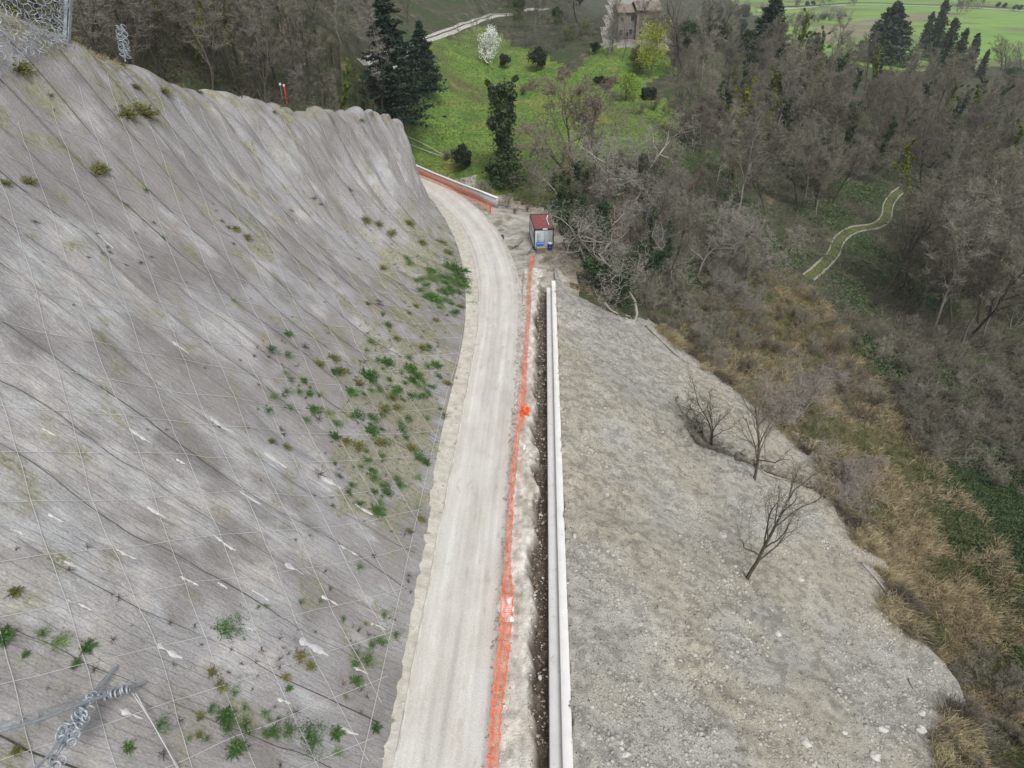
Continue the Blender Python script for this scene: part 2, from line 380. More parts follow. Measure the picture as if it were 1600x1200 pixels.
for a in ((300, 40, 95), (200, 0, 105), (450, 0, 160), (550, 60, 150), (600, 0, 205), (560, 140, 132), (640, 75, 180), (700, 50, 210), (770, 28, 240), (900, 5, 300),
          (660, 230, 146), (660, 100, 172), (750, 150, 178), (800, 100, 195), (850, 250, 142), (990, 70, 190), (1000, 180, 163), (1040, 130, 178), (920, 100, 188), (760, 240, 143),
          (940, 330, 112), (1000, 400, 100), (1100, 300, 132), (1250, 500, 100), (1400, 650, 83), (1600, 900, 62), (1600, 600, 95), (1500, 450, 118), (1300, 400, 122), (1400, 310, 148),
          (1200, 300, 142), (1200, 180, 190), (1600, 250, 190), (1450, 200, 215), (1550, 115, 390), (1300, 110, 330), (1100, 60, 260), (1300, 40, 560), (1600, 0, 820), (1210, 10, 720), (1450, 60, 520),
          (1600, 1150, 54), (1500, 1200, 50), (1560, 750, 76), (1150, 420, 108), (1080, 500, 92)): cpt(*a)
for a in ((-200, 120, 45), (-170, 240, 30), (-160, 0, 50), (120, -30, -34), (140, 40, -36), (-250, 500, 30), (0, 500, -25), (0, 900, -55), (300, 1400, -60), (1200, 1500, -60), (-800, 1500, 20), (1600, 3000, -55), (-1600, 3000, 0), (0, 3000, -50), (800, 600, -60), (0, 400, -12), (60, 300, -22), (350, 200, -45)): CP.append(a)
CP = np.array(CP, float)
def tps_fit(P, lam=.02):
    n = len(P); s = 100.; X = P[:, :2] / s
    d2 = ((X[:, None] - X[None]) ** 2).sum(-1); K = np.where(d2 > 0, .5 * d2 * np.log(d2 + 1e-12), 0) + lam * .01 * np.eye(n)
    A = np.zeros((n + 3, n + 3)); A[:n, :n] = K; A[:n, n] = 1; A[:n, n + 1:] = X; A[n, :n] = 1; A[n + 1:, :n] = X.T
    w = np.linalg.solve(A, np.r_[P[:, 2], 0, 0, 0])
    def f(x, y):
        x = np.asarray(x, float) / s; y = np.asarray(y, float) / s; r = w[n] + w[n + 1] * x + w[n + 2] * y
        for i in range(n):
            d = (x - X[i, 0]) ** 2 + (y - X[i, 1]) ** 2; r = r + w[i] * .5 * d * np.log(d + 1e-12)
        return r
    return f
tps = tps_fit(CP)
ys = [-35.]
while ys[-1] < 3300: ys.append(ys[-1] + max(.7, .0105 * ys[-1]))
ys = np.array(ys); NC = 280; ss = np.linspace(-1, 1, NC)
def wid(y): return 80 + .8 * np.maximum(y, 0)
GX = ss[None, :] * wid(ys)[:, None] + 10; GY = np.repeat(ys[:, None], NC, 1)
GZ = tps(GX, GY) + fbm(GX / 14, GY / 14, 41, 4) * .8 * sstep(3, 10, np.minimum(road_off(GX, GY), 60)) * np.where(GY > 300, .3, 1)
# keep the ground under the built surfaces
TX = np.interp(GY, Tu[:, 1], Tu[:, 0]); KX = np.interp(GY, Ku[:, 1], Ku[:, 0])
from_slope = (GX < TX + .5) & (GX > KX - 1) & (GY < 125)
ku_z = np.interp(GY, Ku[:, 1], Ku[:, 2]); fr = np.clip((TX - GX) / (TX - KX + 1e-3), 0, 1)
GZ = np.where(from_slope, np.minimum(GZ, zr(GY) + (ku_z - zr(GY)) * (.34 * fr + .66 * fr ** 2.3) - 2.2), GZ)
ro = road_off(GX, GY); GZ = np.where(ro < 6.5, np.minimum(GZ, zr(GY) - .3 + np.clip(ro - 3.2, 0, 9) * .12), GZ)
GZ = np.where((GX > -8) & (GX < 2.6) & (GY < 73), zr(GY) - 2.6, GZ)
GZ = np.where((GX >= 2.6) & (GX < np.interp(GY, [-30, 10, 20, 29, 56, 61], [17, 21.5, 24.2, 28.2, 29.0, 26.5])) & (GY < 71) & (GY < 77 - (GX - 8.8) * .9), np.minimum(GZ, emb(GX, GY) - 2.4), GZ)
def H(x, y):
    x = np.asarray(x, float); y = np.asarray(y, float)
    r = np.clip(np.interp(y, ys, np.arange(len(ys))), 0, len(ys) - 1.001); c = np.clip(((x - 10) / wid(y) + 1) / 2 * (NC - 1), 0, NC - 1.001)
    i = r.astype(int); j = c.astype(int); a = r - i; b = c - j
    return (GZ[i, j] * (1 - b) + GZ[i, j + 1] * b) * (1 - a) + (GZ[i + 1, j] * (1 - b) + GZ[i + 1, j + 1] * b) * a
def hit(px, py, surf=None):
    """where the photo's line of sight meets the ground; returns (n,3)"""
    f = surf or H
    px = np.atleast_1d(np.asarray(px, float)); py = np.atleast_1d(np.asarray(py, float))
    d = ray(px, py); ts = np.geomspace(15, 2500, 420)
    done = np.zeros(len(px), bool); T0 = np.full(len(px), ts[-1])
    for k in range(len(ts)):
        p = CO + d * ts[k]; h = p[:, 2] < f(p[:, 0], p[:, 1]); n = h & ~done
        T0[n] = ts[k]; done |= h
        if done.all(): break
    lo = T0 / 1.0125; hi = T0
    for _ in range(8):
        mid = (lo + hi) / 2; p = CO + d * mid[:, None]; b = p[:, 2] < f(p[:, 0], p[:, 1]); hi = np.where(b, mid, hi); lo = np.where(b, lo, mid)
    return CO + d * hi[:, None]
def hit1(px, py): return hit(px, py)[0]

# ---- ground split by what covers it
def wpoly(pts): return [tuple(p[:2]) for p in hit(*zip(*pts))]
MEADOW = wpoly([(618, 262), (700, 285), (760, 300), (835, 312), (870, 305), (940, 280), (1035, 290), (1050, 190), (1035, 150), (990, 150), (1050, 118), (1052, 92), (930, 78), (905, 90), (880, 120), (840, 80), (800, 65), (760, 42), (700, 58), (665, 72), (650, 120), (640, 180), (625, 220)])
FIELD = wpoly([(1195, 1), (1620, 1), (1620, 88), (1545, 104), (1400, 112), (1300, 95), (1215, 60), (1190, 30)])
FIELD = [(p[0], p[1]) for p in FIELD] 
fp = [tuple(at_t(1150, -30, 1500)[:2]), tuple(at_t(1750, -30, 1500)[:2])]
FIELD = [(fp[0][0], 2600), (1900, 2600), (1500, 900)] + FIELD[2:]
BANK = wpoly([(1050, 470), (1130, 430), (1250, 430), (1330, 520), (1400, 640), (1480, 760), (1560, 860), (1600, 960), (1620, 1190), (1500, 1190), (1470, 1050), (1400, 940), (1320, 800), (1250, 690), (1150, 600), (1080, 550)])
IVYB = wpoly([(1440, 740), (1600, 740), (1640, 800), (1640, 1090), (1590, 1060), (1530, 900), (1470, 800)])
YARD = wpoly([(925, 75), (938, 66), (945, 30), (950, -5), (1030, -5), (1034, 52), (1054, 56), (1046, 78), (1000, 80)])
PLOUGH = wpoly([(1268, 46), (1330, 34), (1420, 22), (1480, 19), (1500, 24), (1430, 34), (1400, 42), (1340, 60), (1290, 66)])
SPOIL = wpoly([(640, 262), (700, 270), (775, 300), (835, 320), (880, 345), (900, 400), (930, 470), (880, 470), (800, 460), (780, 400), (700, 320)])
cx = (GX[:-1, :-1] + GX[1:, 1:]) / 2; cy = (GY[:-1, :-1] + GY[1:, 1:]) / 2
jx = cx + fbm(cx / 9, cy / 9, 51, 3) * 5; jy = cy + fbm(cx / 9, cy / 9, 52, 3) * 6
reg = np.zeros(cx.shape, int)
reg[in_poly(jx, jy, MEADOW)] = 1; reg[in_poly(cx, jy, FIELD)] = 2; reg[in_poly(jx, jy, BANK)] = 3; reg[in_poly(jx, jy, IVYB)] = 4
reg[in_poly(jx, jy, SPOIL)] = 5; reg[in_poly(cx, cy, YARD)] = 6; reg[in_poly(cx, cy, PLOUGH)] = 7; reg[(cx > -9) & (cx < 31) & (cy < 60)] = 5
gm = [('forest_floor', mat('leaf_litter', [(.3, (.035, .045, .022)), (.5, (.065, .066, .04)), (.7, (.11, .10, .07))], .5, bump=.12, bscale=3, over=[((.045, .065, .025), .12, .48, .6), ((.17, .14, .09), .3, .6, .72)], fine=.35, fscale=5)),
      ('meadow', mat('meadow_grass', [(.3, (.066, .12, .026)), (.5, (.105, .18, .036)), (.7, (.165, .22, .05))], .22, bump=.12, bscale=2, over=[((.095, .11, .04), .06, .45, .62), ((.17, .18, .05), .13, .55, .68), ((.12, .12, .06), .9, .6, .75)], fine=.4, fscale=1.6)),
      ('farm_field', mat('young_crop', [(.3, (.15, .265, .06)), (.7, (.20, .32, .075))], .006, stretch=(1, 2.5, 1), over=[((.15, .17, .075), .012, .5, .62)], fine=.08, fscale=.08)),
      ('grassy_bank', mat('dry_grass_ground', [(.3, (.07, .062, .035)), (.55, (.125, .105, .06)), (.75, (.19, .16, .095))], .7, bump=.15, bscale=4, over=[((.06, .075, .025), .25, .5, .65)], fine=.3, fscale=7)),
      ('ivy_bank', mat('ivy_ground', [(.3, (.02, .035, .012)), (.7, (.045, .075, .025))], 1, bump=.15, bscale=4, fine=.3, fscale=7)),
      ('bare_earth', mat('bare_earth', [(.3, (.27, .25, .21)), (.5, (.38, .36, .315)), (.7, (.5, .48, .44))], .5, bump=.1, bscale=5, over=[((.2, .18, .13), .6, .5, .65)], fine=.2, fscale=8)),
      ('paved_yard', mat('yard_paving', [(.3, (.25, .235, .20)), (.7, (.33, .31, .28))], .4, over=[((.22, .2, .17), .3, .6, .75)], fine=.15, fscale=2)),
      ('ploughed_strip', mat('ploughed_soil', [(.3, (.17, .15, .10)), (.7, (.24, .22, .15))], .02, stretch=(1, 3, 1), over=[((.16, .19, .08), .01, .5, .7)], fine=.1, fscale=.1))]
gidx = np.arange(GX.size).reshape(GX.shape)
GV = np.stack([GX, GY, GZ], -1).reshape(-1, 3)
GF = np.stack([gidx[:-1, :-1], gidx[:-1, 1:], gidx[1:, 1:], gidx[1:, :-1]], -1)
for r, (nm, m) in enumerate(gm):
    f = GF[reg == r]; u_, inv = np.unique(f.ravel(), return_inverse=True)
    tag(link(nm, mesh_np(nm, GV[u_], inv.reshape(-1, 4), m, True)), kind='structure')

# ---- strip surfaces (road, verge, tracks)
def strip(name, P, m, kind='structure', attrs=None, smooth=True, parent=None):
    a, b = P.shape[:2]; i = np.arange(a * b).reshape(a, b)
    f = np.stack([i[:-1, :-1], i[:-1, 1:], i[1:, 1:], i[1:, :-1]], -1).reshape(-1, 4)
    vv_ = P.reshape(-1, 3)
    n = np.cross(P[0, 1] - P[0, 0], P[1, 0] - P[0, 0])
    if n[2] < 0: f = f[:, ::-1]
    o = link(name, mesh_np(name, vv_, f, m, smooth, attrs={k: v.reshape(-1, *v.shape[2:]) for k, v in (attrs or {}).items()}), parent)
    return tag(o, kind=kind) if kind else o
s = np.arange(0, rc_d[-1], .3); off = np.r_[-3.1, -2.9, np.linspace(-2.75, 2.35, 52), 2.5, 2.7]
pc, nr = road_frame(s); Sg, Og = np.meshgrid(s, off, indexing='ij')
P = np.zeros(Sg.shape + (3,)); P[..., :2] = pc[:, None] + nr[:, None] * Og[..., None]
rut = -.05 * (np.exp(-((Og + 1.05 + fbm(Sg / 15, 0 * Sg, 61) * .3) / .38) ** 2) + np.exp(-((Og - .85 + fbm(Sg / 15, 0 * Sg, 62) * .3) / .38) ** 2))
P[..., 2] = zr(P[..., 1]) + rut + fbm(P[..., 0] / 1.2, P[..., 1] / 4, 63, 4) * .05 - np.where((Og < -2.8) | (Og > 2.4), .35, 0) + .05 * np.exp(-((Og - 2.1) / .2) ** 2) * (fbm(Sg / .8, Og, 64) + .6)
wear = 1 + .10 * (np.exp(-((Og + 1.05) / .35) ** 2) + np.exp(-((Og - .85) / .35) ** 2)) - .22 * np.exp(-((Og - 2.15) / .22) ** 2) * np.clip(.6 + fbm(Sg / .6, Og * 3, 65) * 2, 0, 1.3) - .16 * np.exp(-((Og + 2.05) / .12) ** 2) + .16 * fbm(Og * 7, Sg / 12, 66) \
       - .10 * np.exp(-((Og - .1 - .3 * fbm(Sg / 20, 0 * Sg, 67)) / .25) ** 2) * sstep(.0, .2, fbm(Og * 3, Sg / 4, 68) + .1)
wear = np.clip(wear, .5, 1.2) / 1.2
strip('gravel_road', P, mat('limestone_gravel', [(.3, (.56, .53, .475)), (.7, (.68, .655, .605))], 1.1, stretch=(1, .35, 1), rough=.95, bump=.02, bscale=25, attr='wear', over=[((.68, .665, .635), .5, .5, .68), ((.50, .465, .41), 2.4, .60, .74)], fine=.16, fscale=20), attrs={'wear': np.stack([wear] * 3, -1)})
# old concrete kerb on the inside of the road
s = np.arange(0, rc_d[-1] - 30, .6); pc, nr = road_frame(s)
jit = fbm(s / 3, s * 0, 70) * .07
prof = [(-2.38, -.2), (-2.38, .09), (-2.29, .10), (-2.27, -.2)]; kshift = np.interp(s, [0, 85, 105], [.42, .42, 0])
P = np.zeros((len(s), 4, 3))
for k, (o, h) in enumerate(prof):
    q = pc + nr * (o + jit + kshift)[:, None]; P[:, k, :2] = q; P[:, k, 2] = zr(q[:, 1]) + h + (fbm(s / 2, s * 0, 71) * .05 if h > 0 else 0)
kerb = strip('road_kerb', P, mat('old_kerb', [(.4, (.46, .43, .37)), (.6, (.62, .60, .55))], 1.2, fine=.15), smooth=False)
# shoulder between kerb and slope toe
s = np.arange(0, rc_d[-1] - 25, .3); pc, nr = road_frame(s); off = np.linspace(0, 1, 12)
tp = np.array([_T[np.argmin(((_T - p) ** 2).sum(1))] for p in pc])
dist = np.maximum(((tp - pc) * -nr).sum(1), 2.5) + .5
dist = np.convolve(np.pad(dist, 20, mode='edge'), np.ones(41) / 41, 'valid')
P = np.zeros((len(s), 12, 3)); o0 = 2.36 - np.interp(s, [0, 85, 105], [.42, .42, 0])[:, None]; O = o0 + (dist[:, None] - o0) * off[None]
P[..., :2] = pc[:, None] - nr[:, None] * O[..., None]
P[..., 2] = zr(P[..., 1]) + .05 + fbm(P[..., 0] / .5, P[..., 1] / .5, 72, 4) * .09 + off[None] ** 2 * .25
strip('road_shoulder', P, mat('shoulder_dirt', [(.3, (.39, .36, .30)), (.55, (.53, .50, .44)), (.75, (.62, .6, .55))], 1.4, bump=.05, bscale=12, over=[((.24, .2, .14), 2.5, .6, .72)], fine=.2, fscale=18))
# verge and open trench between road and wall
y = np.arange(-30, 77, .16); x = np.r_[-1.75, np.linspace(-1.6, .98, 30)]
Xg, Yg = np.meshgrid(x, y, indexing='xy')
e = fbm(Yg / 2.2, 0 * Yg, 74, 6) * .8 - .06
tr = sstep(-.1 + e, .42 + e * .6, Xg) * sstep(76, 70, Yg)
P = np.zeros(Xg.shape + (3,)); P[..., 0] = Xg; P[..., 1] = Yg
rough_ = fbm(Xg / .5, Yg / .5, 75, 4)
P[..., 2] = zr(Yg) + .03 + rough_ * .12 + .1 * np.exp(-((Xg + .5) / .4) ** 2) - tr * (1.15 + rough_ * .5) - np.where(Xg < -1.7, .35, 0)
damp = np.clip(tr * 1.3 - .12 + rough_ * .6, 0, 1)[..., None]
colr = np.array([.60, .57, .51]) * (1 - damp) + np.array([.125, .10, .075]) * damp
brn = sstep(.0, .3, fbm(Xg / .9, Yg / 2.5, 77, 4))[..., None] * (1 - damp); colr = colr * (1 - .55 * brn) + np.array([.36, .30, .235]) * .55 * brn
colr = colr * (1 + .6 * fbm(Xg / .25, Yg / .4, 76, 3)[..., None])
strip('road_verge', P, mat('trench_soil', [(.3, (.8, .8, .8)), (.7, (1, 1, 1))], 4, bump=.07, bscale=12, attr='tint', fine=.25, fscale=20), attrs={'tint': np.clip(colr, .02, .8)})

# ---- spoil embankment below the wall
ya = np.arange(-30, 84, .2); NB = 160; b = np.linspace(0, 1, NB)
xb = np.interp(ya, [-30, 10, 20, 29, 56, 61, 69, 78, 84], [19, 23.5, 26.2, 30.2, 31.0, 28.0, 18.2, 10.0, 3.2]) + fbm(ya / 5, ya * 0, 80, 6) * 2.4 * np.interp(ya, [70, 84], [1, .1])
xa = 1.78 + np.abs(fbm(ya / 1.1, ya * 0, 81, 4)) * .35 - .12 * (vn(ya / .4, ya * 0, 82))
bb = b ** 1.12
Xg = xa[:, None] + (xb - xa)[:, None] * bb[None]; Yg = np.repeat(ya[:, None], NB, 1)
lump = fbm(Xg / 7, Yg / 7, 83, 3) * .7 + fbm(Xg / 1.8, Yg / 1.5, 84, 3) * .09
clod = np.maximum(fbm(Xg / .42, Yg / .36, 85, 3), .05) * .34 * (.35 + 1.5 * sstep(-.1, .25, fbm(Xg / 5, Yg / 4, 86, 3)))
rill = fbm(Yg / .8, Xg / 7, 87, 3) * .06
tracks = np.sin(Yg / .22) * .02 * np.exp(-((Xg - 3.6) / .5) ** 2)
trk = -.07 * (np.exp(-((Xg - 3.1) / .12) ** 2) + np.exp(-((Xg - 3.6) / .1) ** 2) + np.exp(-((Xg - 4.2) / .12) ** 2)) * sstep(25, 30, Yg) * sstep(62, 55, Yg)
fin = np.clip((Xg - xa[:, None]) / .8, .15, 1)
# an old cut ledge with roots runs down the middle of the slope
ldg = (Yg - (50.8 - .5 * fbm(Xg / 2, 0 * Xg, 93)))
ledge = np.exp(-(ldg / .9) ** 2) * 1.2 * sstep(13.5, 15.5, Xg) * sstep(28, 25.5, Xg)
Z = emb(Xg, Yg) + (lump + rill) * fin + clod * fin + tracks + trk - ledge * 1.2
Z = np.where(Yg > 72, Z - sstep(72, 84, Yg) * .6, Z)
Z += (.05 + .3 * fbm(Yg / 2.5, 0 * Yg, 94, 5)) * np.exp(-((Xg - xa[:, None]) / .55) ** 2); Z += .7 * sstep(0, 3, ldg) * sstep(9, 3, ldg) * sstep(13, 16, Xg) * sstep(29, 26, Xg) * -1
Z[:, -3] -= .3; Z[:, -2] -= 1.2; Z[:, -1] -= 3.0
Z[-2:] -= 1.5; Z[:, 0] -= .5
EG = np.stack([Xg, Yg, Z], -1)
gp = fbm(Xg / 4, Yg / 5, 88, 5); gq = fbm(Xg / 9, Yg / 9, 89, 3)
c1 = np.array([.395, .365, .298]); c2 = np.array([.375, .362, .325])
w_ = sstep(-.25, .25, gq + .6 * gp - .25 * sstep(20, 45, Yg) + .15)[..., None]
ecol = (c1 * (1 - w_) + c2 * w_) * (1 + .18 * gp[..., None])
pale = (sstep(.05, .3, fbm(Xg / 2.5, Yg / 2.5, 90, 4)) * .5 + np.exp(-(((Xg - 25) / 5) ** 2 + ((Yg - 63) / 6) ** 2)) * .8)[..., None]
ecol = ecol * (1 - .3 * pale) + np.array([.60, .58, .55]) * .3 * pale
lc = (np.clip(ledge, 0, 1) * (.5 + fbm(Xg / .8, Yg / .8, 91)))[..., None]
ecol = ecol * (1 - np.clip(lc * 1.3, 0, .85)) + np.array([.16, .14, .11]) * np.clip(lc * 1.3, 0, .85)
moist = sstep(.02, .2, fbm(Xg / .5, Yg / .4, 92, 4) + .1 * gp)[..., None]
ecol = ecol * (1 - .3 * moist)
strip('spoil_embankment', EG, mat('loose_marl', [(.3, (.78, .78, .78)), (.7, (1.06, 1.06, 1.06))], 3, bump=.09, bscale=9, attr='tint', over=[((.66, .65, .61), 7, .63, .72), ((.22, .2, .17), 9, .60, .66)], fine=.28, fscale=14), attrs={'tint': np.clip(ecol, .03, .8)})  # the dark specks in the colour stand for small shadows among the clods
from_e = (ya, xa, xb)
def E(x, y):
    x = np.asarray(x, float); y = np.asarray(y, float)
    r = np.clip(np.interp(y, ya, np.arange(len(ya))), 0, len(ya) - 1.001); a_ = np.interp(y, ya, xa); b_ = np.interp(y, ya, xb)
    q = np.clip((x - a_) / (b_ - a_), 0, 1) ** (1 / 1.12) * (NB - 1); q = np.clip(q, 0, NB - 1.001)
    i = r.astype(int); j = q.astype(int); fa = r - i; fb = q - j
    z = (Z[i, j] * (1 - fb) + Z[i, j + 1] * fb) * (1 - fa) + (Z[i + 1, j] * (1 - fb) + Z[i + 1, j + 1] * fb) * fa
    return np.where((x > a_) & (x < b_ - .6) & (y < 83) & (y > -29), z, -1e3)
def HE(x, y): return np.maximum(H(x, y), E(x, y))
def hitE(px, py): return hit(px, py, HE)[0]
# ================================================================== BUILT THINGS
Y0, Y1 = -30.0, 72.0
w = empty('retaining_wall', (1.5, 20, float(zr(20))), 'long white concrete retaining wall with a stepped top along the trench', 'wall')
def rail(name, x0, x1, top, y1, m):
    nseg = 60; yy = np.linspace(Y0, y1, nseg); P = np.zeros((nseg, 6, 3))
    for k, (x_, h_) in enumerate(((x0, -2.2), (x0, top - .015), (x0 + .015, top), (x1 - .015, top), (x1, top - .015), (x1, -2.2))):
        P[:, k, 0] = x_; P[:, k, 1] = yy; P[:, k, 2] = zr(yy) + h_
    V = P.reshape(-1, 3); i = np.arange(nseg * 6).reshape(nseg, 6); f = np.stack([i[:-1, :-1], i[:-1, 1:], i[1:, 1:], i[1:, :-1]], -1).reshape(-1, 4)
    me = mesh_np(name, V, [f, i[-1:, ::-1]], m); o = link(name, me, w); o.matrix_parent_inverse = w.matrix_world.inverted(); return o
w.rotation_euler = (0, 0, 0); bpy.context.view_layer.update()
rail('lower_ledge', .97, 1.492, .02, Y1 - .9, M['concrete_mid']); rail('wall_head', 1.495, 1.93, .5, Y1, M['concrete'])

def plastic_fence(name, base, top, label, post_n, tall, seed, pend=False):
    """orange perforated netting between base and top lines (world points)"""
    B = np.array(base, float); T = np.array(top, float)
    L = np.r_[0, np.cumsum(np.linalg.norm(np.diff(B, axis=0), axis=1))]; n = int(L[-1] / .13)
    q = np.linspace(0, L[-1], n); b = np.stack([np.interp(q, L, B[:, k]) for k in range(3)], 1); t = np.stack([np.interp(q, L, T[:, k]) for k in range(3)], 1)
    NH = 12; h = np.linspace(0, 1, NH)
    G = b[:, None] + (t - b)[:, None] * h[None, :, None]
    wv = fbm(q[:, None] / 1.6 + 0 * h, h[None] * 2 + 0 * q[:, None], seed, 3)
    G[..., 0] += wv * .28 * np.sin(h * 3.14)[None] + .03 * np.sin(q * 9)[:, None]; G[..., 2] += wv * .12
    G[..., 2] += .05
    root = empty(name, tuple(B[len(B) // 2]), label, 'fence'); bpy.context.view_layer.update()
    V = []; Fc = []
    def ribbon(line, wvec):
        k = len(V); m_ = len(line); V.extend(line - wvec); V.extend(line + wvec)
        for i in range(m_ - 1): Fc.append((k + i, k + i + 1, k + m_ + i + 1, k + m_ + i))
    dT = (t - b)
    for j in range(NH):
        wd = .035 if j in (0, NH - 1, NH // 2) else .009
        ribbon(G[:, j], dT * wd)
    for i in range(n):
        tw = np.array([.010 if i % 9 else .022]) * (b[min(i + 1, n - 1)] - b[max(i - 1, 0)]) / .22
        ribbon(G[i], tw[None] * np.ones((NH, 1)))
    me = mesh_np(name + '_net', np.array(V), np.array(Fc), M['orange']); o = link('net_panel', me, root); o.matrix_parent_inverse = root.matrix_world.inverted(); o['kind'] = 'thing'
    del o['kind']
    for k in range(post_n):
        i = int((k + .5) / post_n * n); p0 = b[i]; p1 = b[i] + (t[i] - b[i]) * 1.12
        mb = MB().tube([p0 - (0, 0, .3), p1], .022, 6); o = mb.build('post', M['greywood'], root); o.matrix_parent_inverse = root.matrix_world.inverted()
    if pend:
        mb = MB().tube([b[-1] - (0, 0, .1), t[-1] + (0, 0, .2)], .10, 8); o = mb.build('post', M['red'], root); o.matrix_parent_inverse = root.matrix_world.inverted(); o['label'] = 'thick roll of red netting at the fence end'
    return root
lft = [(762, 1200), (768, 1120), (775, 1050), (781, 1000), (785, 930), (790, 890), (793, 830), (799, 740), (805, 690), (812, 640), (819, 560), (824, 500), (827, 440), (829, 405)]
rgt = [(779, 1200), (783, 1120), (792, 1050), (798, 1000), (802, 930), (798, 890), (800, 830), (806, 740), (811, 690), (818, 640), (824, 560), (828, 500), (831, 440), (836, 398)]
rgt[9] = (821, 650)
base = [on_road(a, c, .03) for a, c in rgt]; top = [on_road(a - 1, c - 2, .62) for a, c in lft]
base = [base[0] + (base[0] - base[1]) * 1.8] + base; top = [top[0] + (top[0] - top[1]) * 1.8] + top
plastic_fence('safety_fence', base, top, 'long sagging orange netting fence between the gravel road and the trench', 22, 1, 101)
bl = [(600, 258), (645, 272), (680, 286), (715, 302), (745, 318), (766, 332)]
base = [on_road(a, c, 0.0) for a, c in bl]; top = [p + np.array([.05, .1, 1.15]) for p in base]
plastic_fence('safety_fence', base, top, 'orange netting fence with a red end post at the bend before the white barrier', 12, 1, 102, True)
tl = [(590, 236), (641, 254), (680, 271), (720, 287), (750, 298), (777, 309)]
P0 = [on_road(a, c, .75) for a, c in tl]
bw = empty('concrete_barrier', tuple(P0[2] - (0, 0, .75)), 'low concrete barrier with a white top behind the orange netting at the bend', 'barrier'); bpy.context.view_layer.update()
def wallstrip(name, P, wd, h0, h1, m):
    P = np.array(P); d = np.gradient(P, axis=0); nrm = np.stack([d[:, 1], -d[:, 0], 0 * d[:, 0]], 1); nrm /= np.linalg.norm(nrm, axis=1, keepdims=True)
    G = np.stack([P - nrm * wd / 2 + (0, 0, h0), P - nrm * wd / 2 + (0, 0, h1), P + nrm * wd / 2 + (0, 0, h1), P + nrm * wd / 2 + (0, 0, h0)], 1)
    i = np.arange(G.shape[0] * 4).reshape(-1, 4); f = np.concatenate([np.stack([i[:-1, k], i[1:, k], i[1:, (k + 1) % 4], i[:-1, (k + 1) % 4]], -1) for k in range(4)])
    o = link(name, mesh_np(name, G.reshape(-1, 3), [f, i[:1], i[-1:, ::-1]], m), bw); o.matrix_parent_inverse = bw.matrix_world.inverted()
wallstrip('barrier_body', P0, .34, -1.6, -.06, M['concrete_grey']); wallstrip('barrier_cap', P0, .46, -.057, .03, M['concrete'])

def thing_mesh(mb, name, m, loc, label, cat, group=None, rot=(0, 0, 0), smooth=False):
    o = mb.build(name, m, None, loc, smooth); o.rotation_euler = rot; return tag(o, label, cat, group)
# ---- container cabin
cA = on_road(836, 389, 0); cB = on_road(863, 395, 0)
rz = math.atan2(cB[1] - cA[1], cB[0] - cA[0]) ; rz = -0.2 + 0.42
ca = empty('site_cabin', (float((cA[0] + cB[0]) / 2), float(cA[1]) - .2, float(zr(cA[1])) + .02), 'small pale site cabin with a maroon ribbed roof and dark green frame', 'cabin', rz=0.13)
CW, CL, CH = 2.35, 4.9, 2.55
for i in (-1, 1):
    for j in (0, 1): MB().box((i * (CW / 2 - .06), .06 + j * (CL - .12), CH / 2), (.13, .13, CH)).build('corner_post', M['green_frame'], ca)
for z_ in (.07, CH - .06):
    for i in (-1, 1): MB().box((i * (CW / 2 - .055), CL / 2, z_), (.12, CL - .26, .14)).build('frame_rail', M['green_frame'], ca)
    for j in (0, 1): MB().box((0, .055 + j * (CL - .11), z_), (CW - .26, .12, .14)).build('frame_rail', M['green_frame'], ca)
MB().box((0, .07, CH / 2), (CW - .262, .05, CH - .282)).build('front_panel', M['white_panel'], ca)
MB().box((0, CL - .07, CH / 2), (CW - .262, .05, CH - .282)).build('rear_panel', M['white_panel'], ca)
for i in (-1, 1): MB().box((i * (CW / 2 - .07), CL / 2, CH / 2), (.05, CL - .262, CH - .282)).build('side_panel', M['white_panel'], ca)
MB().box((0, CL / 2, CH - .03), (CW - .02, CL - .02, .05)).build('roof_deck', M['maroon'], ca)
for k in range(11): MB().box((0, .28 + k * .43, CH + .02), (CW - .16, .16, .045)).build('roof_rib', M['maroon'], ca)
for i in (-1, 1): MB().box((i * (CW / 2 - .02), CL / 2, CH + .02), (.07, CL, .09)).build('roof_edge', M['green_frame'], ca)
for j in (0, 1): MB().box((0, .02 + j * (CL - .04), CH + .02), (CW - .12, .07, .09)).build('roof_edge', M['green_frame'], ca)
d_ = MB().box((-.32, .035, 1.1), (.78, .04, 1.95)).build('door', M['white_panel'], ca)
for a_, c_, dd in (((-.32), 2.1, (.86, .03, .05)), ((-.735), 1.1, (.04, .03, 2.0)), ((.095), 1.1, (.04, .03, 2.0))): MB().box((a_, .025, c_), dd).build('door_trim', M['galv'], d_)
MB().box((.02, -.01, 1.05), (.05, .08, .16)).build('handle', M['black'], d_)
g_ = MB()
for k in range(4): g_.bar((-.8 + k * .12, -.03, .6), (-.8 + k * .12, -.03, 2.05), .02)
for z_ in (.7, 1.2, 1.6): g_.bar((-.82, -.03, z_), (-.42, -.03, z_), .02)
g_.build('ladder_rack', M['greywood'], ca)
MB().box((.12, -.02, CH + .03), (.55, .14, .10)).build('floodlight', M['white'], ca)
for y_ in (1.2, 3.3):
    wn_ = MB().box((-CW / 2 + .03, y_, 1.55), (.04, .7, .75)).build('window', M['greywood'], ca); MB().box((-CW / 2 + .006, y_, 1.55), (.02, .58, .62)).build('pane', M['dark'], wn_)
MB().tube([(.75, 1.2, CH), (.6, 1.5, CH + .35), (.55, 2.0, CH + .55), (.75, 2.6, CH + .7)], .05, 8).build('flue_pipe', M['white'], ca)
ca.scale = (1.06, 1.06, 1.06)
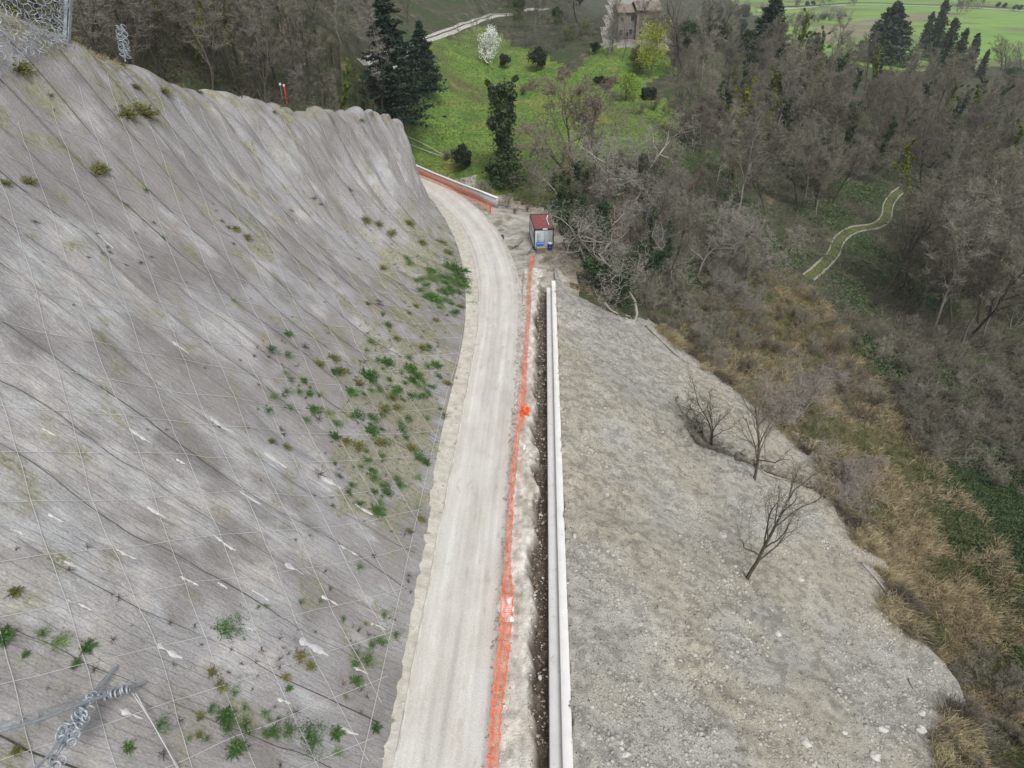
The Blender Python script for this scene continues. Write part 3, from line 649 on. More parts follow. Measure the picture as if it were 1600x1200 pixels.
def cl(x, y, z): v = Matrix.Rotation(.13, 4, 'Z') @ Vector((x, y, z)); return (v.x + ca.location.x, v.y + ca.location.y, v.z + ca.location.z)
barrel = [(.0, 0), (.27, 0), (.29, .03), (.29, .28), (.305, .30), (.29, .32), (.29, .60), (.305, .62), (.29, .64), (.29, .88), (.25, .92), (0, .92)]
b1 = thing_mesh(MB().lathe(barrel, 18), 'plastic_drum', M['blue'], cl(-1.05, -.75, 1.05), 'bright blue drum lying on its side on the wooden crate', 'drum', smooth=False, rot=(0, R(90), R(8)))
MB().lathe([(.04, .92), (.04, .96), (0.001, .96)], 8).build('bung', M['white'], b1)
b2 = thing_mesh(MB().lathe([(r_ * 1.05, z_ * 1.35) for r_, z_ in barrel], 18), 'plastic_drum', M['navy'], cl(.7, -.75, -.1), 'upright dark blue drum with a white lid right of the crate', 'drum')
MB().lathe([(.31, 1.24), (.31, 1.30), (.001, 1.31)], 18).build('lid', M['white'], b2)
cr_ = empty('wooden_crate', cl(-.5, -1.2, 0), 'slatted wooden crate under the lying blue drum', 'crate', rz=.13)
for k in range(5):
    for y_ in (-.35, .35): MB().box((0, y_, .08 + k * .185), (1.15, .03, .14)).build('plank', M['wood'], cr_)
for i in (-1, 1):
    for y_ in (-.31, .31): MB().box((i * .52, y_, .42), (.09, .045, .86)).build('corner_batten', M['greywood'], cr_)
    for k in range(4): MB().box((i * .56, 0, .1 + k * .22), (.03, .56, .14)).build('plank', M['greywood'], cr_)
MB().box((0, 0, .88), (1.15, .75, .03)).build('top_board', M['greywood'], cr_)
thing_mesh(MB().tube([(0, 0, 0), (.75, .55, .9)], .04, 6), 'leaning_pole', M['black'], tuple(on_road(824, 398, 0)), 'black pole leaning against the blue drum beside the road', 'pole')
for k, (a_, c_, l_, r_) in enumerate(((817, 395, 1.2, .1), (820, 404, 1.4, -.15), (823, 412, .9, -.3))):
    p = on_road(a_, c_, .06); thing_mesh(MB().box((0, 0, 0), (l_, .16, .05)), 'loose_board', M['greywood'], tuple(p), ['grey board lying nearest the black pole by the cabin', 'longest grey board lying at the road edge before the crate', 'short grey board lying beside the orange netting end'][k], 'board', rot=(0, .04, r_))
p = on_road(808, 378, .12); thing_mesh(MB().box((0, 0, 0), (.28, 3.4, .12)).box((.3, .2, 0), (.18, 2.8, .10)), 'timber_beam', M['greywood'], tuple(p), 'grey timber beams lying along the cabin wall beside the road', 'beam', rot=(0, 0, -.3))

# bag / bundle on the long fence and a white sheet under it
def blobmesh(r, seed, n=18, sq=(1, 1, 1)):
    mb = MB(); 
    for i in range(9):
        for k in range(n):
            th = math.pi * i / 8; ph = 2 * math.pi * k / n; d = r * (1 + .9 * float(fbm(np.array(k / 2.5 if k else 0), np.array(i / 1.8), seed)))
            mb.v.append((d * math.sin(th) * math.cos(ph) * sq[0], d * math.sin(th) * math.sin(ph) * sq[1], d * math.cos(th) * sq[2]))
    for i in range(8):
        for k in range(n): l = (k + 1) % n; mb.f.append((i * n + k, i * n + l, (i + 1) * n + l, (i + 1) * n + k))
    return mb
p = on_road(820, 643, .3); _rg = np.random.default_rng(4); _mb = MB()
for _k in range(34):
    _c = _rg.normal(size=3) * (.15, .26, .16); _u = _rg.normal(size=3); _u /= np.linalg.norm(_u); _v = np.cross(_u, _rg.normal(size=3)); _v /= np.linalg.norm(_v); _w = _rg.uniform(.08, .2); _l = _rg.uniform(.1, .28); _n = np.cross(_u, _v) * .06
    _mb.add([_c - _u * _l - _v * _w, _c - _u * _l + _v * _w, _c + _v * _w * .8 + _n, _c - _v * _w * .8 + _n, _c + _u * _l - _v * _w * .5, _c + _u * _l + _v * _w * .5], [(0, 1, 2, 3), (3, 2, 5, 4)])
thing_mesh(_mb, 'netting_bundle', M['orange'], tuple(p), 'crumpled orange netting bundle gathered on the long orange fence', 'bundle')
for k, (a_, c_, w_, h_) in enumerate(((790, 948, .95, 1.5), (797, 968, .55, .6), (819, 700, .28, .8))):
    p = on_road(a_, c_, .05); n_ = 14; mb = MB(); mb.v = [(0, 0, .13)]; 
    for ring in (.55, 1):
        for i in range(n_): an = 6.283 * i / n_; rr = ring * (1 + .5 * float(vn(np.array(i * .9), np.array(k * 3.), 8))); mb.v.append((w_ / 2 * rr * math.cos(an), h_ / 2 * rr * math.sin(an), .13 if ring < 1 else -.03))
    for i in range(n_): j = (i + 1) % n_; mb.f += [(0, 1 + i, 1 + j), (1 + i, 1 + n_ + i, 1 + n_ + j, 1 + j)]
    thing_mesh(mb, 'white_slab', M['white'], tuple(p), ['largest pale slab lying under the orange netting', 'small pale slab just behind the trench side of the netting', 'narrow pale slab lying between the netting and the trench'][k], 'slab')

# ================================================================== NETTING ON THE SLOPE
netr = empty('rockfall_netting', tuple(slope_at(60., 0.02)[0]), 'steel rockfall netting with a diamond grid of ropes pinned over the grey slope', 'rockfall net'); bpy.context.view_layer.update()
ninv = netr.matrix_world.inverted()
def seen_line(P):
    a, b_, z_ = pix(P); return ((a > -150) & (a < 1700) & (b_ > -120) & (b_ < 1350)).any()
DU = 3.25
npar = 0
for sgn in (1, -1):
    for k in range(-14, int(ULEN / DU) + 14):
        sl_ = np.linspace(0, 34, 70); u_ = k * DU + sgn * sl_ * .93 + fbm(sl_ / 6, np.full(70, k * 3.1 + sgn), 55, 3) * .5
        Lk = Lat(np.clip(u_, 0, ULEN)); v_ = sl_ / Lk; ok = (u_ > 30) & (u_ < ULEN - 12) & (v_ < .97) & (v_ > .015)
        if ok.sum() < 6: continue
        P, Nn = slope_at(u_[ok], v_[ok]); P = P + Nn * (.05 + .05 * np.abs(np.sin(sl_[ok] * 1.9)))[:, None]
        if not seen_line(P): continue
        o = MB().tube(P, .012, 3, caps=False).build('rope', M['cable'], netr); o.matrix_parent_inverse = ninv; npar += 1
k0 = int(30 / SEAM)
for k in range(k0, int(ULEN / SEAM)):
    vv_ = np.linspace(.02, 1.0, 60); u0 = np.full(60, k * SEAM)
    for _ in range(6): u0 = k * SEAM - fbm(u0 / 12, vv_ * Lat(u0) / 11, 5) * 1.3
    P, Nn = slope_at(u0, vv_); P = P + Nn * .012
    if not seen_line(P): continue
    wdt = .008 + .045 * np.clip(vn(vv_ * 9, np.full(60, k * 7.7), 12) + .25, 0, 1)
    V = []; tgt = np.gradient(P, axis=0); sd_ = np.cross(tgt, Nn); sd_ /= np.linalg.norm(sd_, axis=1, keepdims=True)
    V = np.stack([P - sd_ * wdt[:, None], P + Nn * (wdt * .8)[:, None], P + sd_ * wdt[:, None]], 1).reshape(-1, 3); i = np.arange(180).reshape(60, 3)
    f = np.concatenate([np.stack([i[:-1, a_], i[1:, a_], i[1:, a_ + 1], i[:-1, a_ + 1]], -1) for a_ in (0, 1)])
    o = link('lacing_seam', mesh_np('lacing_seam', V, f, M['seam'], True), netr); o.matrix_parent_inverse = ninv
# toe rope
P, Nn = slope_at(np.linspace(31, ULEN - 12, 200), np.full(200, .03)); P = P + Nn * .08
o = MB().tube(P, .02, 4).build('toe_rope', M['cable'], netr); o.matrix_parent_inverse = ninv
# pale grout runs below the anchors
mg = mat('grout', two((.50, .50, .49), .16), 4, rough=.9, bump=.02, bscale=20, fine=.1)
gr = [(205, 672, 38), (330, 653, 30), (375, 766, 36), (413, 704, 40), (300 - 25, 718, 14), (228, 790, 30), (183, 857, 32), (335, 836, 40), (75, 800, 22), (440, 880, 34), (280, 900, 30), (500, 745, 40), (552, 788, 34), (600 - 70, 850, 34), (110, 940, 36), (240, 1005, 42), (395, 925, 30),
      (470, 1000, 52), (550, 1045, 26), (100, 880, 24), (185, 1110, 36), (430, 1090, 22), (525, 1135, 36), (580, 975, 26), (20, 830, 18), (150, 365, 26), (270, 535, 26), (460, 345, 18), (530, 180, 12), (575, 735, 14), (375, 975, 18), (595, 1180, 26), (505, 930, 30), (60, 665, 20), (345, 900 + 10, 16)]
for a_, c_, ln in gr:
    u_, v_, p, n_, d, t_ = slope_px(a_, c_)
    Lm = ln / 1109 * t_ * 1.15; wm = max(.09, Lm * .11); Lk = float(Lat(u_)); q = np.linspace(0, 1, 12); ww = wm * (.8 + fbm(q * 5, q * 0 + a_ * 3.3, 13, 3) * 1.8) * (1.05 - q) ** .5 * np.clip(q * 6 + .3, 0, 1)
    uc = u_ + fbm(q * 1.5, q * 0 + c_, 14, 1) * .12; C = []
    for e_ in (-1, -.5, 0, .5, 1):
        P, Nn = slope_at(uc + e_ * ww, v_ - q * Lm / Lk); C.append(P + Nn * (.045 * (1 - e_ * e_) - .01 + .02)[None] if False else P + Nn * (.035 * (1 - e_ * e_) + .004))
    C = np.stack(C, 1); i = np.arange(60).reshape(12, 5); f = np.stack([i[:-1, :-1], i[:-1, 1:], i[1:, 1:], i[1:, :-1]], -1).reshape(-1, 4)
    o = link('grout_run', mesh_np('grout_run', C.reshape(-1, 3), f, mg, True), slope_o)

# ---- brake rings and ropes hanging over the slope, bottom left
br = empty('brake_ring_cable', tuple(slope_px(150, 1090)[2]), 'crossing blue grey steel cables strung with brake rings above the slope', 'cable', ); bpy.context.view_layer.update(); binv = br.matrix_world.inverted()
def over(px, py, h):
    """point on the sight line that stands h metres in front of the slope"""
    _, _, p, n_, d, t_ = slope_px(min(max(px, 2), 1590), min(py, 1195)) ; return at_t(px, py, t_ - h)
def cab(pts, h, r, n=6, nm='cable', m='galv'):
    P = [over(a_, c_, hh) for (a_, c_), hh in zip(pts, h)]; o = MB().tube(catmull(P, 6), r, n).build(nm, M[m], br); o.matrix_parent_inverse = binv
cab([(-60, 1165), (0, 1142), (60, 1125), (125, 1100), (180, 1082), (228, 1066)], [2.2, 2, 1.7, 1.3, .8, .1], .06)
cab([(-60, 1150), (60, 1112), (135, 1088), (228, 1066)], [2.2, 1.6, 1.2, .1], .03)
cab([(183, 1040), (160, 1068), (140, 1092), (118, 1125), (90, 1165), (50, 1205), (20, 1235)], [.05, .4, .9, 1.1, 1.4, 1.6, 1.8], .04)
cab([(178, 1043), (150, 1075), (128, 1110), (98, 1150), (60, 1200), (30, 1240)], [.05, .4, .9, 1.1, 1.5, 1.8], .025)
cab([(168, 1058), (150, 1084), (126, 1120), (104, 1160), (76, 1200)], [.2, .5, .9, 1.1, 1.4], .02)
cab([(125, 1128), (108, 1150), (94, 1175)], [1.1, 1.2, 1.4], .02); cab([(120, 1125), (103, 1150), (88, 1178)], [1.1, 1.2, 1.4], .02)
for a_, c_ in ((212, 1083), (207, 1083)): cab([(a_, c_), (238, 1130), (262, 1172), (a_ + 77, 1215)], [.3, .35, .35, .3], .018, 5, 'stay_rope', 'cable')
rings = [(140, 1090), (146, 1087), (130, 1116), (128, 1122), (120, 1127), (107, 1130), (110, 1140), (98, 1140), (98, 1155), (92, 1150), (83, 1188), (97, 1187), (118, 1148), (112, 1160), (104, 1135), (128, 1106), (143, 1104), (124, 1134), (88, 1196), (165, 1088), (175, 1084), (190, 1080), (200, 1078), (116, 1120), (154, 1086), (102, 1146), (112, 1136), (122, 1114), (134, 1100), (108, 1152), (96, 1162), (182, 1084), (193, 1077), (171, 1084), (134, 1122), (138, 1096)]
def torus(r, q, n=18, m_=6):
    mb = MB(); mb.tube([(r * math.cos(6.2832 * k / n), r * math.sin(6.2832 * k / n), 0) for k in range(n)], q, m_, closed=True); return mb
tm = torus(.13, .04).mesh('brake_ring', M['galv'], True)
for k, (a_, c_) in enumerate(rings):
    P = over(a_, c_, 1.15 - .25 * (c_ < 1090)); o = link('brake_ring', tm, br); o.matrix_parent_inverse = binv; o.location = P
    o.rotation_euler = (R(50 + 30 * random.random()), R(random.uniform(-40, 40)), random.random() * 3)
    if a_ > 160: o.rotation_euler = (R(85), R(10), 1.9)
# ---- ring net barrier, top left
kp = hit1(108, 62); rb = empty('ring_net_barrier', tuple(slope_px(105, 62)[2]), 'galvanised rockfall barrier post with a draped ring net at the crest', 'rockfall barrier'); bpy.context.view_layer.update(); rinv = rb.matrix_world.inverted()
tb = slope_px(105, 62)[5]
def rbt(mb, nm, m, mesh=None):
    o = mb.build(nm, m, rb); o.matrix_parent_inverse = rinv; return o
p0 = at_t(102, 66, tb - .2); p1 = at_t(108, -45, tb + .3)
rbt(MB().bar(p0, p1, .22, .26), 'barrier_post', M['galv']); rbt(MB().bar(p0 + (.25, 0, 0), p1 + (.25, 0, 0), .05, .26), 'post_flange', M['galv'])
def qd(s_, t_):   # net surface: s along 0..1 left->post, t 0 top .. 1 bottom
    ax, ay = -40 + s_ * 142, -60; bx, by = -40 + s_ * 142, 128 - 68 * s_ ** .9 + 6 * math.sin(s_ * 9)
    X_, Y_ = ax + (bx - ax) * t_ + 5 * math.sin(t_ * 5 + s_ * 7), ay + (by - ay) * t_
    q_ = slope_px(X_, Y_); tt_ = tb - 1.2 - 1.5 * (1 - s_) + .5 * math.sin(t_ * 4 + s_ * 6)
    return at_t(X_, Y_, min(tt_, q_[5] - .7) if q_[4] < 12 else tt_)
rm = torus(.25, .02, 14, 4).mesh('net_ring', M['galv'], False)
cnt = 0
for i in range(14):
    for j in range(19):
        s_ = max(0, (i + .5 * (j % 2) + random.uniform(-.2, .2)) / 13); t_ = (j + random.uniform(-.25, .25)) / 18
        p = qd(min(s_, 1), t_); a_, c_, _z = pix(p)
        if a_ < -25 or c_ < -25 or cnt > 290: continue
        o = link('net_ring', rm, rb); o.matrix_parent_inverse = rinv; o.location = p; cnt += 1
        o.rotation_euler = (R(55 + random.uniform(-45, 45)), random.uniform(-.7, .7), random.random() * 3)
for off_ in (0, 5):
    rbt(MB().tube(catmull([at_t(a_, c_ + off_, tb - 1.4) for a_, c_ in ((-30, 95), (20, 70), (60, 60), (104, 57))], 6), .03, 5), 'support_rope', M['galv'])
rbt(MB().tube([at_t(-20, 88, tb - 1.6), at_t(57, 54, tb - 1.6)], .09, 8), 'brake_tube', M['white']); rbt(MB().tube([at_t(-20, 80, tb - 1.6), at_t(30, 62, tb - 1.6)], .08, 8), 'brake_tube', M['white'])
# ---- hanging bundle of rings further along the crest
hb_p = slope_px(196, 92)[2]; tb2 = slope_px(196, 92)[5] + 2
hb = empty('ring_bundle', tuple(hb_p), 'pale hanging bundle of folded net rings standing above the crest', 'net bundle'); bpy.context.view_layer.update(); hinv = hb.matrix_world.inverted()
o = MB().tube([at_t(196, 96, tb2), at_t(189, 38, tb2)], .05, 6).build('pole', M['galv'], hb); o.matrix_parent_inverse = hinv
mw = torus(.22, .028, 12, 5).mesh('folded_ring', M['galv'], False)
for k in range(13):
    for e_ in (-1, 1):
        o = link('folded_ring', mw, hb); o.matrix_parent_inverse = hinv; o.location = at_t(189 + 7 * k / 12 + e_ * 4, 42 + 3.9 * k, tb2 - .1); o.rotation_euler = (random.uniform(.2, 1.4), random.uniform(-.6, .6), random.random() * 3)
# ================================================================== VEGETATION
def prisms(P0, P1, R0, R1, n=4):
    """many tapered prisms at once"""
    P0 = np.array(P0); P1 = np.array(P1); R0 = np.array(R0)[:, None, None]; R1 = np.array(R1)[:, None, None]
    d = P1 - P0; d /= np.linalg.norm(d, axis=1, keepdims=True) + 1e-9
    a = np.where(np.abs(d[:, 2:3]) < .9, np.array([[0, 0, 1.]]), np.array([[1., 0, 0]])); u = np.cross(d, a); u /= np.linalg.norm(u, axis=1, keepdims=True); v = np.cross(d, u)
    an = np.arange(n) * 2 * np.pi / n; ring = np.cos(an)[None, :, None] * u[:, None] + np.sin(an)[None, :, None] * v[:, None]
    V = np.concatenate([P0[:, None] + ring * R0, P1[:, None] + ring * R1], 1).reshape(-1, 3)
    b = (np.arange(len(P0)) * 2 * n)[:, None]; k = np.arange(n)[None]; l = (k + 1) % n
    return V, np.stack([b + k, b + l, b + n + l, b + n + k], -1).reshape(-1, 4)
def ribbons(P0, P1, w, rg):
    P0 = np.array(P0); P1 = np.array(P1); d = P1 - P0; r = rg.normal(size=P0.shape); s_ = np.cross(d, r); s_ /= np.linalg.norm(s_, axis=1, keepdims=True) + 1e-9
    w = np.asarray(w, float).reshape(-1, 1) * np.ones((len(P0), 1))
    V = np.stack([P0 - s_ * w, P0 + s_ * w, P1 + s_ * w * .5, P1 - s_ * w * .5], 1).reshape(-1, 3); b = np.arange(len(P0))[:, None] * 4
    return V, b + np.arange(4)[None]
def leafquads(C, size, rg, flat=0.):
    C = np.array(C); n = len(C); a = rg.normal(size=(n, 3)); a[:, 2] *= (1 - flat); a /= np.linalg.norm(a, axis=1, keepdims=True) + 1e-9
    b = np.cross(a, rg.normal(size=(n, 3))); b /= np.linalg.norm(b, axis=1, keepdims=True) + 1e-9
    s_ = (size * rg.uniform(.6, 1.3, n))[:, None]
    V = np.stack([C - a * s_, C - b * s_ * .55, C + a * s_, C + b * s_ * .55], 1).reshape(-1, 3)
    return V, np.arange(n)[:, None] * 4 + np.arange(4)[None]
def unit(v): return v / (np.linalg.norm(v) + 1e-9)
def skeleton(seed, Hh, r0, spread=1., nlimb=9, start=.3, up=.35, wig=.12, lean=(0, 0), levels=4, fork=1, lenf=.55, kids=(6, 5, 4), twr=.010, sleeve=0):
    """returns trunk segments and twig segments"""
    rg = np.random.default_rng(seed); TR = []; TW = []; tips = []
    def path(p, d, L, r, r1, n, lev, upw):
        pts = [p]; 
        for i in range(n):
            d = unit(d + rg.normal(size=3) * wig * (1 + lev * .5) + np.array([0, 0, upw])); q = pts[-1] + d * L / n
            ra = r + (r1 - r) * i / n; rb = r + (r1 - r) * (i + 1) / n
            (TR if lev < 2 else TW).append((pts[-1], q, ra, rb, lev)); pts.append(q)
        return pts, d
    def grow(p, d, L, r, lev):
        n = (7, 5, 3, 2, 2)[lev]; pts, d2 = path(p, d, L, r, max(r * .35, twr), n, lev, (0, .10, .06, .04, .02)[lev] * up * 2)
        if lev >= levels: tips.append(pts[-1]); return
        nk = nlimb if lev == 0 else kids[lev - 1]
        for k in range(nk):
            f = (start + (1 - start) * (k + rg.random()) / nk) if lev == 0 else (.25 + .75 * (k + rg.random() * .8) / nk)
            i = min(int(f * n), n - 1); q = pts[i] + (pts[i + 1] - pts[i]) * (f * n - i)
            az = k * 2.4 + rg.random() * 1.2 + seed; base = unit(pts[i + 1] - pts[i])
            a = np.array([0, 0, 1.]) if abs(base[2]) < .9 else np.array([1., 0, 0]); u = unit(np.cross(base, a)); v = np.cross(base, u)
            side = u * math.cos(az) + v * math.sin(az); ang = rg.uniform(.45, .95) * spread
            nd = unit(base * math.cos(ang) + side * math.sin(ang))
            ll = L * lenf * rg.uniform(.6, 1.15) * (1.15 - .55 * f if lev == 0 else 1.1 - .4 * f); rr = r * (.55 if lev else .5) * (1 - .4 * f)
            grow(q, nd, ll, max(rr, twr), lev + 1)
    for k in range(fork):
        d0 = unit(np.array([lean[0] + (rg.normal() * .35 if fork > 1 else 0), lean[1] + (rg.normal() * .35 if fork > 1 else 0), 1.]))
        grow(np.array([rg.normal() * .12 * (fork > 1), rg.normal() * .12 * (fork > 1), -.4]), d0, Hh * (1 if fork == 1 else rg.uniform(.7, 1)), r0, 0)
    return TR, TW, np.array(tips) if tips else np.zeros((0, 3)), rg
def bare(name, seed, mt, mw=None, tw=.012, twn=3, **k):
    TR, TW, tips, rg = skeleton(seed, **k)
    V, Fc = prisms([s[0] for s in TR], [s[1] for s in TR], [s[2] for s in TR], [s[3] for s in TR], 5); tm_ = mesh_np(name + '_trunk', V, Fc, mt, True)
    lo = [s for s in TW if s[4] <= 2]; hi = [s for s in TW if s[4] > 2]
    parts = []
    if lo: parts.append(prisms([s[0] for s in lo], [s[1] for s in lo], [max(s[2], tw) for s in lo], [max(s[3], tw * .8) for s in lo], 3))
    if hi: parts.append(ribbons([s[0] for s in hi], [s[1] for s in hi], tw, rg))
    if len(tips) and twn:   # finest spray at every tip
        t3 = np.repeat(tips, twn, 0); e_ = rg.normal(size=t3.shape); e_ /= np.linalg.norm(e_, axis=1, keepdims=True); e_[:, 2] = np.abs(e_[:, 2]) * .8
        parts.append(ribbons(t3, t3 + e_ * k['Hh'] * .045 * rg.uniform(.5, 1.3, (len(t3), 1)), tw * .8, rg))
    V, Fc = merge(parts); cm_ = mesh_np(name + '_crown', V, Fc, mw or mt)
    return (tm_, cm_)
def merge(parts):
    Vs = []; Fs = []; b = 0
    for V, Fc in parts: Vs.append(V); Fs.append(Fc + b); b += len(V)
    return np.concatenate(Vs), np.concatenate(Fs)
def bark(name, c, vary=.008, vv=.3, k=.3): return mat(name, two(c, k), 2.5, vary=vary, vv=vv, rough=.95)
def leaf(name, c, vary=.02, vv=.2, k=.45): return mat(name, two(c, k), 1.3, detail=4, vary=vary, vv=vv, rough=.7, spec=.25)
B_dark = bark('dark_bark', (.060, .052, .042)); B_brown = bark('brown_bark', (.10, .088, .07)); B_grey = bark('grey_bark', (.185, .17, .15))
B_twig = bark('brown_twig', (.172, .16, .122), .008, .25); B_twig2 = bark('grey_twig', (.225, .212, .168), .008, .25); B_pale = bark('pale_bark', (.34, .32, .28), .01, .12)
B_twp = bark('pale_twig', (.25, .23, .20), .01, .12); B_tan = bark('tan_stem', (.27, .215, .135), .008, .25); B_red = bark('reddish_twig', (.168, .142, .108), .008, .2)
L_ivy = leaf('ivy_leaf', (.045, .075, .028)); L_pine = leaf('conifer_needle', (.022, .042, .024)); L_ever = leaf('evergreen_leaf', (.05, .075, .035)); L_box = leaf('box_leaf', (.022, .036, .016))
L_lime = leaf('lime_leaf', (.24, .30, .04)); L_white = leaf('white_blossom', (.72, .74, .70), .005, .05, .12); L_moss = leaf('mossy_leaf', (.12, .15, .02)); L_olive = leaf('olive_leaf', (.11, .125, .05))
L_green = leaf('tuft_leaf', (.065, .135, .035), .008, .25); L_yg = leaf('yellow_tuft_leaf', (.17, .17, .055), .015, .2); L_dead = leaf('dead_tuft', (.075, .055, .05), .01, .3); L_straw = leaf('straw', (.30, .26, .17), .01, .2)

FOR = [bare('wood_tree', 11, B_brown, B_twig, .016, Hh=13, r0=.18, nlimb=12, spread=.72, kids=(6, 5, 4), lenf=.48),
       bare('wood_tree', 12, B_grey, B_twig2, .016, Hh=15, r0=.18, nlimb=13, spread=.6, kids=(6, 5, 4), lenf=.45, start=.25),
       bare('wood_tree', 13, B_brown, B_twig, .016, Hh=12, r0=.16, nlimb=12, spread=.85, kids=(6, 5, 4), lenf=.5, start=.2, lean=(.2, .1)),
       bare('wood_tree', 14, B_dark, B_twig, .016, Hh=15, r0=.2, nlimb=12, spread=.7, kids=(6, 5, 4), lenf=.5, start=.35, lean=(.15, -.1)),
       bare('wood_tree', 15, B_grey, B_red, .018, Hh=9, r0=.12, nlimb=9, spread=.9, kids=(6, 5, 4), lenf=.5, start=.15, fork=3)]
TALL = [bare('tall_tree', 21, B_dark, B_twig, .018, Hh=17, r0=.20, nlimb=12, spread=.75, kids=(5, 4, 3), lenf=.3, start=.4, wig=.07),
        bare('tall_tree', 22, B_dark, B_twig2, .018, Hh=19, r0=.22, nlimb=12, spread=.8, kids=(5, 4, 3), lenf=.32, start=.35, lean=(.12, 0), wig=.08),
        bare('tall_tree', 23, B_brown, B_twig2, .018, Hh=15, r0=.15, nlimb=11, spread=.7, kids=(5, 4, 3), lenf=.34, start=.3, lean=(-.1, .1), fork=2),
        bare('tall_tree', 24, B_grey, B_twp, .018, Hh=13, r0=.11, nlimb=10, spread=.8, kids=(5, 4, 2), lenf=.34, start=.25)]
PALE = [bare('pale_tree', 31, B_pale, B_twp, .016, Hh=10, r0=.2, nlimb=9, spread=1.35, kids=(6, 5, 3), lenf=.62, start=.3, wig=.22),
        bare('pale_tree', 32, B_pale, B_twp, .016, Hh=9, r0=.18, nlimb=8, spread=1.4, kids=(6, 5, 3), lenf=.7, start=.35, wig=.25, lean=(.2, 0)),
        bare('pale_tree', 33, B_grey, B_twp, .016, Hh=8, r0=.14, nlimb=10, spread=1.1, kids=(6, 5, 3), lenf=.6, start=.15, fork=3, wig=.18)]
SHR = [bare('shrub', 41, B_twig, B_twig, .013, 2, Hh=2.6, r0=.03, nlimb=6, spread=.9, kids=(5, 4, 3), lenf=.5, start=.1, fork=7, levels=3),
       bare('shrub', 42, B_tan, B_tan, .013, 2, Hh=2.2, r0=.025, nlimb=6, spread=.8, kids=(5, 4, 3), lenf=.5, start=.1, fork=8, levels=3),
       bare('shrub', 43, B_twig2, B_twig2, .013, 2, Hh=3.2, r0=.035, nlimb=6, spread=.8, kids=(5, 4, 3), lenf=.5, start=.1, fork=7, levels=3),
       bare('shrub', 44, B_red, B_red, .013, 2, Hh=2.8, r0=.03, nlimb=6, spread=.9, kids=(5, 4, 3), lenf=.5, start=.1, fork=7, levels=3)]
def crown_cloud(seed, n, size, fn):
    rg = np.random.default_rng(seed); return leafquads(fn(rg, n), size, rg)
def lobes(seed, rx, rz_, zc, nl=16, out=1.0):
    def fn(rg, n):
        a = rg.normal(size=(nl, 3)); a /= np.linalg.norm(a, axis=1, keepdims=True); a = a * np.array([rx, rx, rz_]) * .62 * rg.uniform(.5, 1.1, (nl, 1)) + (0, 0, zc)
        i = rg.integers(0, nl, n); d = rg.normal(size=(n, 3)); d /= np.linalg.norm(d, axis=1, keepdims=True); r_ = rg.uniform(.25, 1, (n, 1)) ** .6
        return a[i] + d * r_ * np.array([rx, rx, rz_]) * .42 * rg.uniform(.6, 1.15, (nl, 1))[i]
    return fn
def leafy(name, seed, Hh, rx, n, size, lm, bm, r0=.12, zc=None, start=.25, limb=8, nl=16):
    TR, TW, tips, rg = skeleton(seed, Hh * .8, r0, nlimb=limb, levels=2, start=start, kids=(3, 2, 2), lenf=.45)
    V, Fc = prisms([s[0] for s in TR], [s[1] for s in TR], [s[2] for s in TR], [s[3] for s in TR], 5)
    C = crown_cloud(seed, n, size, lobes(seed, rx, Hh * .5, zc or Hh * .5, nl))
    return (mesh_np(name + '_trunk', V, Fc, bm, True), mesh_np(name + '_crown', *C, lm))
def conifer(name, seed, Hh, rb, n, lm, bm, power=.85, low=.06, layers=26, size=.24):
    rg = np.random.default_rng(seed); V1, F1 = prisms([(0, 0, -.4), (0, 0, Hh * .5)], [(0, 0, Hh * .5), (0, 0, Hh * .97)], [Hh * .014, Hh * .009], [Hh * .009, .02], 6)
    C = []; Ls = []
    for k in range(layers):
        f = (k + .5) / layers; z_ = Hh * (low + (1 - low) * f); rad = rb * (1 - f) ** power * rg.uniform(.82, 1.12) + .15
        nb = int(6 + 9 * (1 - f))
        for b_ in range(nb):
            az = rg.uniform(0, 6.283); rr = rad * rg.uniform(.75, 1.15); m_ = max(8, int(n / layers / nb)); t_ = rg.uniform(.12, 1, m_) ** .75
            sag = -.18 * rr * t_ + .12 * rr * t_ ** 3; wd = .16 * rr * (1.1 - t_) + .08
            C.append(np.stack([np.cos(az) * rr * t_ + rg.normal(size=m_) * wd, np.sin(az) * rr * t_ + rg.normal(size=m_) * wd, z_ + sag + rg.normal(size=m_) * .12], 1))
            Ls.append(((0, 0, z_), (math.cos(az) * rr * .9, math.sin(az) * rr * .9, z_ - .1 * rr)))
    C = np.concatenate(C); Q = leafquads(C, size, rg, .5)
    L2 = prisms([l[0] for l in Ls], [l[1] for l in Ls], [.03] * len(Ls), [.01] * len(Ls), 3)
    return (mesh_np(name + '_trunk', *merge([(V1, F1), L2]), bm), mesh_np(name + '_crown', *Q, lm))
